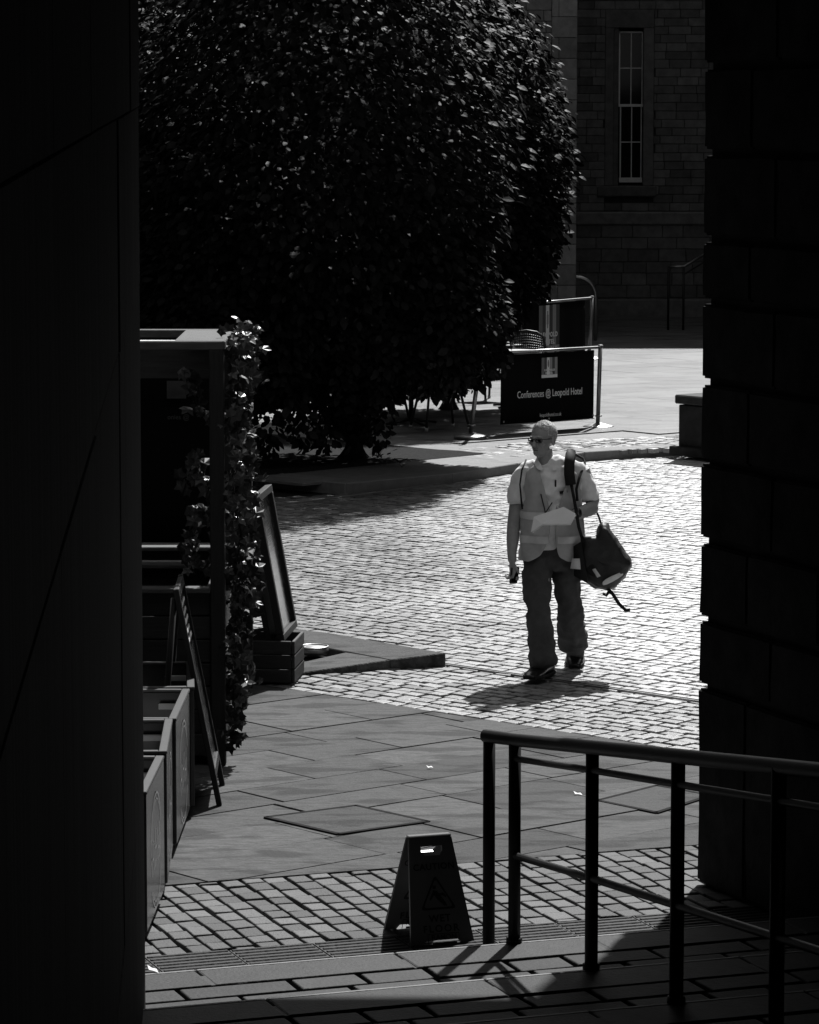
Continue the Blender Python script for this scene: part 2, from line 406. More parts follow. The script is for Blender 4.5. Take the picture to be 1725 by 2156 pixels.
# ribbed warning slabs at the foot of the steps
tact = sheet('warning_strip', [pu(0, v1), pu(11, v1), pu(11, v_c), pu(0, v_c)], -.02, M['joint'])
u = 2.2; dwid = (v_c - v1)
V, F = [], []
for u0, u1_, v0_, v1_, z in [(0.004, .396, .004, dwid - .006, 0.0)]:
    for f in ((u0, v0_), (u1_, v0_), (u1_, v1_), (u0, v1_)): V.append((f[0], f[1], 0))
    for f in ((u0, v0_), (u1_, v0_), (u1_, v1_), (u0, v1_)): V.append((f[0], f[1], -.04))
    F += [(0, 1, 2, 3), (0, 4, 5, 1), (1, 5, 6, 2), (2, 6, 7, 3), (3, 7, 4, 0)]
nr = max(4, int(dwid / 0.052))
for i in range(nr):
    vm = (i + .5) * dwid / nr; b = len(V)
    for uu in (0.012, .388):
        for dv_, dz in ((-.014, -.001), (-.007, .006), (.007, .006), (.014, -.001)): V.append((uu, vm + dv_, dz))
    for k in range(3): F.append((b + k, b + 4 + k, b + 5 + k, b + k + 1))
    F += [(b, b + 1, b + 2, b + 3), (b + 7, b + 6, b + 5, b + 4)]
rib_me = meshdata('ribbed_slab', V, F, M['step'])
while u < 9:
    q = pu(u, v1); ob('ribbed_slab', rib_me, tact, (q[0], q[1], random.uniform(-.002, .002)), (0, 0, PHI)); u += 0.40

# steps rising towards the camera
vk = [v1, v2, v3]; sp = (v1 - v3) / 2
while len(vk) < 8: vk.append(vk[-1] - sp)
for k in range(7):
    z = RISE * (k + 1); vf_, vn = vk[k], vk[k + 1]
    c4 = [pu(0, vf_ - .02), pu(10, vf_ - .02), pu(10, vn - .06), pu(0, vn - .06)]
    V = [(p[0], p[1], z - .028) for p in c4] + [(p[0], p[1], -.03) for p in c4]
    st = tag(ob('stone_step', meshdata('stone_step', V, [(3, 2, 1, 0), (0, 1, 5, 4), (1, 2, 6, 5), (2, 3, 7, 6), (3, 0, 4, 7)], M['joint'])), kind='structure')
    if k > 3: continue
    uu = 2.2 + random.uniform(-.4, 0)                                     # edge slabs
    while uu < 8.4:
        L = random.uniform(.85, 1.15); hw = .29
        V, F = [], []; slab_geo([(0.003, -hw), (L - .003, -hw), (L - .003, 0), (0.003, 0)], 0, RISE - .004, .009, V, F, (0, 0), .001)
        q = pu(uu, vf_); ob('edge_slab', meshdata('edge_slab', V, F, M['step']), st, (q[0], q[1], z), (0, 0, PHI))
        ob('nosing_highlight', box_me('nosing_highlight', L - .008, .02, .012, M['kerb'], .003, (L / 2, -.024, -.0035)), st, (q[0], q[1], z), (0, 0, PHI)); uu += L  # pale strip stands in for sunlight caught along the tread edge
    rows = courses((0, 0), U, VV, (2.2, 8.4), (vn + .0, vf_ - .30), ((vf_ - .30 - vn) / 4 - .0005, (vf_ - .30 - vn) / 4), (.26, .5), 0, .024, [])
    for s in rows: lay_single(s, 'paver', M['paver'], st, z - .004 + random.uniform(-.003, .003), .04, .006, .006, .004)

# drain slot across the square
dA, dB = G(935, 1399.5), G(1500, 1481)
dd = (dB - dA).normalized(); dn = Vector((-dd.y, dd.x, 0)); L = (dB - dA).length + 1.2
dr = tag(ob('drain_channel', box_me('drain_channel', L, .03, .02, M['joint'], .002), None, ((dA + dB) / 2 + Vector((0, 0, .0))), (0, 0, math.atan2(dd.y, dd.x))), kind='structure')
for s_ in (-1, 1):
    ob('channel_edge', box_me('channel_edge', L, .012, .02, M['steel_dull'], .002), dr, (0, s_ * .022, 0.001))

# inset paving covers in the flags
def cover(name, pts, label):
    q = [G(*p) for p in pts]; c = sum(q, Vector()) / 4
    t = thing(name, label, 'drain cover', c)
    loc = [p - c for p in q]
    e = [p.normalized() * -0.035 for p in loc]
    V, F = [], []; pl = [(p.x, p.y) for p in loc]
    if area(pl) < 0: pl.reverse(); loc.reverse(); e.reverse()
    slab_geo([(p.x * .93, p.y * .93) for p in loc], .006, .02, .004, V, F)
    ob('cover_slab', meshdata('cover_slab', V, F, M['flag']), t)
    for i in range(4):
        a, b = loc[i], loc[(i + 1) % 4]; d = (b - a); ln = d.length; mid = (a + b) / 2 * .975
        ob('frame_bar', box_me('frame_bar', ln, .03, .014, M['joint'], .001), t, (mid.x, mid.y, .0), (0, 0, math.atan2(d.y, d.x)))
cover('drain_cover', [(557, 1722), (750, 1697), (905, 1731), (712, 1758)], 'square inset stone cover in the flags left of the wet floor sign')
cover('drain_cover', [(1256, 1687), (1383, 1655), (1500, 1676), (1383, 1713)], 'square inset stone cover in the flags seen through the black handrail')

# ------------------------------------------------------------------ raised terrace round the tree
def zt(x): return .10
fr = [G(729, 1014, .12), G(952, 993, .12), G(1088, 974, .11), G(1230, 960, .06), G(1430, 951, .04), G(1725, 940, .04)]
eL = Vector((-0.73, 0.68, 0)); fl0 = fr[0] + eL * 6
front = [fl0] + fr + [Vector((12, fr[-1].y + 2, .04))]
V = [(p.x, p.y, .086) for p in front] + [(12, 80, .086), (-12, 80, .086)]
n = len(V)
V2 = V + [(p.x, p.y, -.03) for p in front]
F = [tuple(range(n))] + [(i, n + i, n + i + 1, i + 1) for i in range(len(front) - 1)]
terr = tag(ob('terrace', meshdata('terrace', V2, F, M['flag_far'])), kind='structure')
bmt = bmesh.new(); bmt.from_mesh(terr.data); bmesh.ops.recalc_face_normals(bmt, faces=bmt.faces); bmt.to_mesh(terr.data); bmt.free()
# kerb stones along the edge
for a, b in zip(front[:-2], front[1:-1]):
    d = b - a; L = d.length; nseg = max(1, int(L / 1.1)); ang = math.atan2(d.y, d.x); nn = Vector((-d.y, d.x, 0)).normalized()
    if nn.y < 0 and a is not front[0]: nn = -nn
    if a is front[0]: nn = Vector((.68, .73, 0))
    for i in range(nseg):
        m0 = a + d * ((i + .5) / nseg); h = zt(m0.x) + .03
        kw = .34
        ob('kerb_stone', box_me('kerb_stone', L / nseg - .005, kw, h, M['kerb'], .008), terr, (m0.x + nn.x * (kw / 2 - .01), m0.y + nn.y * (kw / 2 - .01), zt(m0.x) - h / 2 + .002 + .003 * random.random()), (0, 0, ang))
# terrace flags (not where the tree pit is, nor the cobbled wedge)
A0 = fr[0]; E1 = Vector((.70, .714, 0)).normalized(); E2 = Vector((-E1.y, E1.x, 0))
def in_pit(x, y):
    d = Vector((x, y, 0)) - Vector((A0.x, A0.y, 0)); a, b = d.dot(E1), d.dot(E2); return -2 < a < 3.25 and 1.2 < b < 5.4
wedge = [G(*p, .08) for p in ((930, 953), (1113, 932), (1500, 916), (1500, 949), (1230, 955), (1100, 968), (1010, 968))]
def in_poly(x, y, poly):
    c = False; n = len(poly)
    for i in range(n):
        a, b = poly[i], poly[(i + 1) % n]
        if (a.y > y) != (b.y > y) and x < (b.x - a.x) * (y - a.y) / (b.y - a.y) + a.x: c = not c
    return c
tf = courses((0, 34), FA, FB, (-14, 34), (-14, 34), (0.55, 0.8), (0.8, 1.6), 0, .006, plank_planes((Vector((0, 66, 0)), Vector((0, -1, 0)))))
keep = []
for s in tf:
    x, y = centre(s)
    if not FRUST(x, y, 1.6) or y > 70: continue
    yl = None
    ok = True
    for px_, py_ in s + [(x, y)]:
        for a, b in zip(front[:-1], front[1:]):
            lo, hi = min(a.x, b.x), max(a.x, b.x)
            if lo <= px_ <= hi:
                ye = a.y + (b.y - a.y) * (px_ - a.x) / ((b.x - a.x) or 1)
                if py_ < ye + .30: ok = False
    if x < fl0.x: ok = False
    if in_pit(x, y) or any(in_poly(p[0], p[1], wedge) for p in s): ok = False
    if ok: keep.append(s)
keep.sort(key=lambda s: centre(s)[1])
for s in keep[:295]:
    x, y = centre(s); lay_single(s, 'flagstone', M['flag_far'], terr, zt(x), .12, .004, .0012)
if keep[295:]:
    q = lay_mass(keep[295:], 'flagstone_remainder', M['cobble_far'], terr, .12, .005, .0015, lambda x, y: zt(x)); q.data.materials[0] = M['flag_far']
# plain stone ledge where flags were dropped round the pit
def ledge(a0, a1, b0, b1, name='ledge_stone'):
    L = []
    na = max(1, int((a1 - a0) / 1.0)); nb = max(1, int((b1 - b0) / 1.0))
    for i in range(na):
        for j in range(nb):
            p = [Vector((A0.x, A0.y, 0)) + E1 * aa + E2 * bb for aa, bb in
                 ((a0 + (a1 - a0) * i / na + .003, b0 + (b1 - b0) * j / nb + .003), (a0 + (a1 - a0) * (i + 1) / na - .003, b0 + (b1 - b0) * j / nb + .003),
                  (a0 + (a1 - a0) * (i + 1) / na - .003, b0 + (b1 - b0) * (j + 1) / nb - .003), (a0 + (a1 - a0) * i / na + .003, b0 + (b1 - b0) * (j + 1) / nb - .003))]
            lay_single([(q.x, q.y) for q in p], name, M['kerb'], terr, .1015, .03, .006)
ledge(-.3, 3.9, .33, 1.15); ledge(3.3, 3.9, 1.15, 5.4)
wst = []
for s in courses((wedge[0].x, wedge[0].y), BD, BN, (-8, 10), (-8, 8), (0.118, 0.134), (0.14, 0.19), 0, .03, []):
    if all(in_poly(p[0], p[1], wedge) for p in s): wst.append(s)
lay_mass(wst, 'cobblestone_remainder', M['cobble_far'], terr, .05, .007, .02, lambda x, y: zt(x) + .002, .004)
# tree pit soil, pale edging line at the kerb foot
pp = [Vector((A0.x, A0.y, 0)) + E1 * a + E2 * b for a, b in ((-2, 1.15), (3.3, 1.15), (3.3, 5.4), (-2, 5.4))]
V, F = [], []; gx, gy = 24, 20
for j in range(gy + 1):
    for i in range(gx + 1):
        p = pp[0] + (pp[1] - pp[0]) * (i / gx) + (pp[3] - pp[0]) * (j / gy); V.append((p.x, p.y, .104 + .012 * noise.noise(p * 3)))
for j in range(gy):
    for i in range(gx): a = j * (gx + 1) + i; F.append((a, a + 1, a + gx + 2, a + gx + 1))
tag(ob('soil_bed', meshdata('soil_bed', V, F, M['soil'], True)), kind='structure')
ln = [G(560, 1065, .006), G(680, 1052, .006), G(800, 1036, .006), G(952, 1014.5, .006), G(1095, 990, .006)]
V, F = [], []
for i, p in enumerate(ln):
    for dy, dz in ((-.03, -.02), (-.03, .012), (.03, .012), (.03, -.02)): V.append((p.x, p.y + dy, dz))
for i in range(len(ln) - 1):
    for k in range(3): F.append((4 * i + k, 4 * i + 4 + k, 4 * i + 5 + k, 4 * i + k + 1))
o = ob('channel_strip', meshdata('channel_strip', V, F, M['kerb']), terr)

# ------------------------------------------------------------------ stone wedge kerb in the left of the square
wt = thing('stone_planter_kerb', 'low wedge shaped stone kerb beside the crate on the cobbles', 'kerb', G(780, 1380))
o0 = Vector(wt.location)
tip_b, lf_b = G(938, 1402), G(560, 1428)
def prism(name, top, m, parent, org, bot=-.02):
    n = len(top); V = [Vector(p) - org for p in top] + [Vector((p[0], p[1], bot)) - org for p in top]
    me = meshdata(name, V, [tuple(range(n))] + [(i, n + i, n + (i + 1) % n, (i + 1) % n) for i in range(n)], m)
    bm = bmesh.new(); bm.from_mesh(me); bmesh.ops.recalc_face_normals(bm, faces=bm.faces)
    bmesh.ops.bevel(bm, geom=[e for e in bm.edges if all(v.co.z > bot - org.z + .002 for v in e.verts)], offset=.006, segments=1, affect='EDGES'); bm.to_mesh(me); bm.free()
    return ob(name, me, parent)
z0, z1 = .015, .095
tip = G(938, 1375, z1); jn = G(822, 1389, .065); lf = G(600, 1421, z0)
bk = G(690, 1332, .075); bk2 = G(560, 1318, .07)
inn = G(642, 1355, .07); inn2 = G(560, 1342, .07); inn3 = G(645, 1392, .03); inn4 = G(730, 1373, .06)
prism('kerb_stone', [tip, bk, bk2, inn2, inn, jn + Vector((.003, .004, 0))], M['flag'], wt, o0)
prism('kerb_stone', [jn - Vector((.004, .004, 0)), inn4, inn3, G(560, 1400, .02), lf], M['flag'], wt, o0)
prism('soil', [inn4 - Vector((0, 0, .05)), inn - Vector((0, 0, .05)), inn2 - Vector((0, 0, .05)), G(560, 1400, .0), inn3 - Vector((0, 0, .02))], M['soil'], wt, o0, -.025)
c = G(661, 1368, .07)
dish = thing('metal_dish', 'small round metal dish lying on the wedge kerb beside the crate', 'dish', c)
tube('dish_wall', [(0, 0, -.03), (0, 0, .02)], [(.10, .10), (.105, .105)], M['steel_dull'], dish, 24)
tt = [(math.cos(2 * PI * i / 24) * .1, math.sin(2 * PI * i / 24) * .1, .022) for i in range(25)]
tube('rim', tt, .007, M['steel'], dish, 6)

# ------------------------------------------------------------------ buildings
def wall_stones(parent, x0, x1, z0, z1, y, ch, lrange, m, holes=(), quoin_right=False, depth=.06):
    cnt = 0; z = z0
    cache = {}
    while z < z1:
        h = random.uniform(*ch); x = x0 - random.uniform(0, .2)
        while x < x1:
            L = random.uniform(*lrange); a, b = max(x, x0), min(x + L, x1); x += L
            if b - a < .04: continue
            segs = [(a, b)]
            for hx0, hx1, hz0, hz1 in holes:
                if z + h > hz0 and z < hz1:
                    ns = []
                    for s0, s1 in segs:
                        if s1 <= hx0 or s0 >= hx1: ns.append((s0, s1))
                        else:
                            if s0 < hx0: ns.append((s0, hx0))
                            if s1 > hx1: ns.append((hx1, s1))
                    segs = ns
            for s0, s1 in segs:
                if s1 - s0 < .05: continue
                key = (round((s1 - s0) / .04), round(h / .02))
                if key not in cache: cache[key] = box_me('stone_block', key[0] * .04 - .008, .08, key[1] * .02 - .008, m, .006)
                o = ob('stone_block', cache[key], parent, ((s0 + s1) / 2, y - .03 + random.uniform(-.006, .006), z + h / 2))
                o.scale = ((s1 - s0 - .008) / (key[0] * .04 - .008), 1, (h - .008) / (key[1] * .02 - .008)); cnt += 1
        z += h
    return cnt
# left stretch of the far building (nearer the camera)
YA, XA = 58.6, (1212 - 862.5) / FOC * 58.6
bld = thing('stone_building', 'pale ashlar building with a sharp corner behind the hotel banners', 'building', (0, YA, 0))
def lb(name, lo, hi, m, parent, bev=.004):     # box in world coordinates under a thing that sits at its location
    o = box(name, lo, hi, m, parent, bev); o.location = Vector(o.location) - Vector(parent.location); return o
lb('wall_core', (-14, YA, -.05), (XA - .03, YA + 6, 11), M['mass'], bld, 0)
pa = bpy.data.objects.new('wall', None); pa.empty_display_size = .1; link(pa, bld); pa.location = (0, -YA, 0)
wall_stones(pa, .9, XA - .42, 0, 6.1, YA, (.16, .2), (.26, .46), M['ashlar'])
z = 0.0; k = 0
while z < 6.1:                                    # corner stones, alternately long and short
    h = .34; L = .42 if k % 2 else .30
    if L < .4: box('stone_block', (XA - .415, YA - .066, z + .004), (XA - L - .004, YA + .02, z + h - .004), M['ashlar'], pa, .006)
    box('corner_stone', (XA - L, YA - .07, z + .004), (XA, YA + .3, z + h - .004), M['ashlar'], pa, .008); z += h; k += 1
# window wall further back
YB = 66.0
bw_ = thing('stone_building', 'dark stone building with a tall white sash window', 'building', (4, YB, 0))
XW0, XW1 = 3.896, 4.345; ZW0, ZW1 = 2.59, 5.39
pb = bpy.data.objects.new('wall', None); pb.empty_display_size = .1; link(pb, bw_); pb.location = -Vector(bw_.location)
lb('wall_core', (-14, YB + .34, -.05), (16, YB + 5, 11.5), M['mass'], bw_, 0)
hole = (XW0 - .26, XW1 + .2, ZW0 - .26, ZW1 + .4)
lb('wall_core', (2.2, YB + .01, -.05), (XW0 - .02, YB + .34, 9), M['mass'], bw_, 0)
lb('wall_core', (XW1 + .02, YB + .01, -.05), (16, YB + .34, 9), M['mass'], bw_, 0)
lb('wall_core', (XW0 - .02, YB + .01, -.05), (XW1 + .02, YB + .34, ZW0 - .05), M['mass'], bw_, 0)
lb('wall_core', (XW0 - .02, YB + .01, ZW1 + .05), (XW1 + .02, YB + .34, 9), M['mass'], bw_, 0)
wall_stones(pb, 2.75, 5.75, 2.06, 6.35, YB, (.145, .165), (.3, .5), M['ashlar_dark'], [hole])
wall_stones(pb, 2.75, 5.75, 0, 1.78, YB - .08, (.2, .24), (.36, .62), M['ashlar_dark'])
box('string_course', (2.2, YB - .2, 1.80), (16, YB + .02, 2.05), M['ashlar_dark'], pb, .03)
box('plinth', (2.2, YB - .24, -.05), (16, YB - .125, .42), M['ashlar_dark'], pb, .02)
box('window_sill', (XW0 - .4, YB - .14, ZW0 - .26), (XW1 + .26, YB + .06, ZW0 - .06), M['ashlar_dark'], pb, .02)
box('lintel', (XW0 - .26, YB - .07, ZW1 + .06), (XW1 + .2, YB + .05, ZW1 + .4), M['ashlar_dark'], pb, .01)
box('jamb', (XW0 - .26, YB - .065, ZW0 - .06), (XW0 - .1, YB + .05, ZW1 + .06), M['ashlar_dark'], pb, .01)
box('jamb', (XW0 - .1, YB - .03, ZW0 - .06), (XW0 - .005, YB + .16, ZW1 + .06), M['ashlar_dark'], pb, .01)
box('jamb', (XW1 + .005, YB - .065, ZW0 - .06), (XW1 + .2, YB + .16, ZW1 + .06), M['ashlar_dark'], pb, .01)
win = bpy.data.objects.new('window', None); win.empty_display_size = .1; link(win, bw_); win.location = -Vector(bw_.location)
zm = 4.02; yy = YB + .12
box('pane', (XW0, yy + .03, ZW0), (XW1, yy + .04, ZW1), M['window_dark'], win, 0)
for x0, x1, z0_, z1_, yo in ((XW0, XW0 + .03, zm, ZW1, 0), (XW1 - .02, XW1, zm, ZW1, 0), (XW0, XW1, ZW1 - .03, ZW1, 0), (XW0 - .01, XW1 + .01, zm - .025, zm + .025, -.03),
                             (XW0 + .03, XW0 + .055, ZW0, zm, .0), (XW1 - .03, XW1 - .01, ZW0, zm, .0), (XW0 + .02, XW1, ZW0, ZW0 + .09, -.01)):
    box('sash_frame', (x0, yy - .02 + yo, z0_), (x1, yy + .028 + yo, z1_), M['window_white'], win, .003)
xm = (XW0 + XW1) / 2 + .008
for (x0, x1, z0_, z1_) in ((xm - .01, xm + .01, zm + .026, ZW1 - .031), (xm + .008, xm + .028, ZW0 + .091, zm - .026), (XW0 + .031, XW1 - .021, 4.70, 4.72), (XW0 + .056, XW1 - .031, 3.33, 3.35)):
    box('glazing_bar', (x0, yy - .012, z0_), (x1, yy + .027, z1_), M['window_white'], win, .002)

# unseen flanking blocks added round the square to cut sky light
def block(label, lo, hi):
    t = thing('stone_building', label, 'building', ((lo[0] + hi[0]) / 2, (lo[1] + hi[1]) / 2, 0))
    lb('wall', lo, hi, M['mass'], t, 0); return t
block('unseen stone range left of the square, raised to cut sky light', (-18, 14.2, -.05), (-6.5, 80, 17))
block('unseen stone range right of the square, added to cut sky light', (9.5, 18.2, -.05), (20, 80, 13))

# ------------------------------------------------------------------ passage: ceiling, left wall, right pier
CZ = 4.75
tag(ob('passage_ceiling', box_me('passage_ceiling', 40, 30, 15, M['mass'], 0), None, (0, 17.4 - 15, CZ + 7.5)), kind='structure')  # unseen mass above the ceiling, raised high to block sky light on the tree
tag(ob('added_rear_wall', box_me('added_rear_wall', 40, .4, 5.5, M['mass'], 0), None, (0, -12.4, 2.2)), kind='structure')  # unseen wall added behind the camera to keep the passage dark
tag(ob('passage_bounce_slab', box_me('passage_bounce_slab', 40, .3, 15, M['bounce'], 0), None, (0, 17.56, CZ + 7.5)), kind='structure')  # unseen pale slab added to bounce fill light onto the man
# left wall of dark cladding
YC = 14.0; XC = (298 - 862.5) / FOC * 14.1
YN = 2.0; XN = XC + .0533 * (YC - YN)
wd = (Vector((XC, YC, 0)) - Vector((XN, YN, 0))); wl = wd.length; wd.normalize(); wn = Vector((wd.y, -wd.x, 0))   # faces the passage
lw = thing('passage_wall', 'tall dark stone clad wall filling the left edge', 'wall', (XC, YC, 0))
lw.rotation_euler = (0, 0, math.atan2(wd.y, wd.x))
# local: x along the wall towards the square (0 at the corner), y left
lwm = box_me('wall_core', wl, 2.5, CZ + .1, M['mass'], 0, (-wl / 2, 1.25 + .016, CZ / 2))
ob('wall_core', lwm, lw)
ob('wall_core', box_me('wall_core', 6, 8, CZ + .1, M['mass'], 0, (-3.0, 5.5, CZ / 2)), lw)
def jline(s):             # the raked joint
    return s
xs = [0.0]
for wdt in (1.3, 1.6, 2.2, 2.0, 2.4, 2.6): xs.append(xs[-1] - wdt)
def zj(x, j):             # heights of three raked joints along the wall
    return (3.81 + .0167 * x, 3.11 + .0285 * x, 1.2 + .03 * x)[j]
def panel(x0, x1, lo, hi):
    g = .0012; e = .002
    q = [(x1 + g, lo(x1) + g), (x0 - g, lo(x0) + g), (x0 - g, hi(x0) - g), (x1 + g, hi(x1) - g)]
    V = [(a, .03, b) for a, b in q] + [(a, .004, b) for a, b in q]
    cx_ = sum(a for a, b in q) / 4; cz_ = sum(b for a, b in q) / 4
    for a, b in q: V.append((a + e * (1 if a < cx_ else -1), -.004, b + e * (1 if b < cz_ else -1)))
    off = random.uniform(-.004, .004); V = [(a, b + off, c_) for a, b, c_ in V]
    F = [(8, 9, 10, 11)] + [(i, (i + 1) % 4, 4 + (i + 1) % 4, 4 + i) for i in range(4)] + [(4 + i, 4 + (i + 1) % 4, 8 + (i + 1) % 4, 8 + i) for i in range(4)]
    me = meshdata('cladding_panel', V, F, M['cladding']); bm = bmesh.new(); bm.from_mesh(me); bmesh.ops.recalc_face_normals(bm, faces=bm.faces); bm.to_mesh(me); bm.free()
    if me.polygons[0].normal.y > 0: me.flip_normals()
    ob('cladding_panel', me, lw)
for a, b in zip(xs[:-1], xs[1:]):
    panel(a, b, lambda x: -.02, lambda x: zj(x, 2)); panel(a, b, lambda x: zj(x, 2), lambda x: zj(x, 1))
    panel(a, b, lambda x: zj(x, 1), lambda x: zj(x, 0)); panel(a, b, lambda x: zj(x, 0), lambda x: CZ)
# end return of the wall
ob('end_panel', box_me('end_panel', .05, 2.4, CZ - .02, M['cladding'], .006, (.03, 1.22, CZ / 2)), lw)
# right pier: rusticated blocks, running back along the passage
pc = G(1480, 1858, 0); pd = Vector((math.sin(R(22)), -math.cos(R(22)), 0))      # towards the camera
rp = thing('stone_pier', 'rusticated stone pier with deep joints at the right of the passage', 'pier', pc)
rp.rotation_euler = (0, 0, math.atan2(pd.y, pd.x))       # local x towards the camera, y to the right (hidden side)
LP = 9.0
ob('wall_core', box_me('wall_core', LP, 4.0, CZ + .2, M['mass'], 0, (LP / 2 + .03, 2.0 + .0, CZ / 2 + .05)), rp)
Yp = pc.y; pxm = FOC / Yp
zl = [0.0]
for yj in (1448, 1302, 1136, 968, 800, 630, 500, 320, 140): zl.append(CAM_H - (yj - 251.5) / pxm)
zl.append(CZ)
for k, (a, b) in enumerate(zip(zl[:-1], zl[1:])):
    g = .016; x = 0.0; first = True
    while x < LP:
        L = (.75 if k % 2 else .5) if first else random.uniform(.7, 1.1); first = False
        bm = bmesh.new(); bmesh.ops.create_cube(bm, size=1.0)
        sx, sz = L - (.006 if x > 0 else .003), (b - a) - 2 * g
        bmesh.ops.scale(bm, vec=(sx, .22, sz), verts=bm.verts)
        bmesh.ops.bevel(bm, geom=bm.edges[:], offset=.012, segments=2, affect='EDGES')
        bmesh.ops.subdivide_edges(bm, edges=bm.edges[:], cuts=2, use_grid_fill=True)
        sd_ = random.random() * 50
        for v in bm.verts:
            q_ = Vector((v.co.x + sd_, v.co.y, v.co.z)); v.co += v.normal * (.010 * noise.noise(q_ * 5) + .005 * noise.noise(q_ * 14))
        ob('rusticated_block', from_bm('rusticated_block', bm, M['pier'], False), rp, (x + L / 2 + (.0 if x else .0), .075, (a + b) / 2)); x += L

# ------------------------------------------------------------------ stone bench wall at right of the square
bq = G(1428, 957, .04); bd = Vector((.643, -.766, 0))
sb = thing('stone_bench', 'dark block shaped stone bench with overhanging top beside the right pier', 'bench', bq, math.atan2(bd.y, bd.x))
ob('base', box_me('base', 2.6, .8, .56, M['pier'], .01, (1.3, .4, .28)), sb)
ob('seat_slab', box_me('seat_slab', 2.66, .88, .10, M['step'], .015, (1.3, .4, .622)), sb)
ob('plinth', box_me('plinth', 2.7, .1, .10, M['pier'], .01, (1.3, -.05, .05)), sb)

# ------------------------------------------------------------------ far steps, rail and grating by the dark building
fsx = thing('entrance_steps', 'shadowed curved entrance steps against the dark stone building', 'steps', G(1500, 668, .04))
def round_step(h0, h1, x0, yb, yf):
    top = [(x0 + .9, yb), (x0 + .12, yb + .0), (x0, yf + .9)]
    for i in range(7):
        a = PI + (PI / 2) * i / 6; top.append((x0 + .8 + .8 * math.cos(a), yf + .8 + .8 * math.sin(a)))
    top += [(x0 + 5, yf), (x0 + 5, yb)]
    return top
s0 = Vector(fsx.location)
for i, (dx, dy, z0_, z1_) in enumerate(((-.35, 0, 0, .17), (.05, .5, .17, .34), (.45, 1.0, .34, .51))):
    tp = round_step(0, 0, s0.x + dx, YB - .2, s0.y - .6 + dy)
    prism('step', [(p[0], p[1], .03 + z1_) for p in tp], M['step'], fsx, s0, .03 + z0_)
hr = thing('handrail', 'thin dark handrail climbing the far entrance steps', 'handrail', G(1440, 640, .04))
hp = [P(1408, 562, 61.5), P(1440, 562, 61.5), P(1530, 508, 62.6)]; h0 = Vector(hr.location)
tube('rail', [p - h0 for p in hp], .025, M['steel_dull'], hr, 8)
tube('lower_rail', [p - h0 - Vector((0, 0, .13)) for p in hp[1:]], .015, M['steel_black'], hr, 8)
for p in hp[:2]: tube('post', [p - h0, Vector((p.x, p.y, .05)) - h0], .02, M['steel_black'], hr, 8)
gt = thing('drain_grating', 'slotted metal drain grating in front of the far steps', 'grating', G(1405, 677, .045))
for i in range(14): ob('bar', box_me('bar', .05, 1.6, .012, M['steel_black'], .003), gt, (-.55 + i * .085, 0, .0), (0, 0, R(35)))
# bent steel tube rail at the building corner
hb = thing('steel_hoop_rail', 'bent steel tube rail rising beside the building corner', 'handrail', G(1254, 722, .06))
b0 = Vector(hb.location); YH = b0.y
top = P(1222, 584, YH).z - b0.z; rr = .32
pts = [Vector((P(1190, 584, YH).x - b0.x, .1, top)), Vector((-rr, 0, top))] + [Vector((-rr + rr * math.sin(a), 0, top - rr + rr * math.cos(a))) for a in [PI / 2 * i / 8 for i in range(1, 9)]] + [Vector((0, 0, 0))]
tube('tube', pts, .034, M['steel'], hb, 14)
tube('floor_flange', [(0, 0, -.01), (0, 0, .015)], [(.075, .075), (.075, .075)], M['steel'], hb, 16)

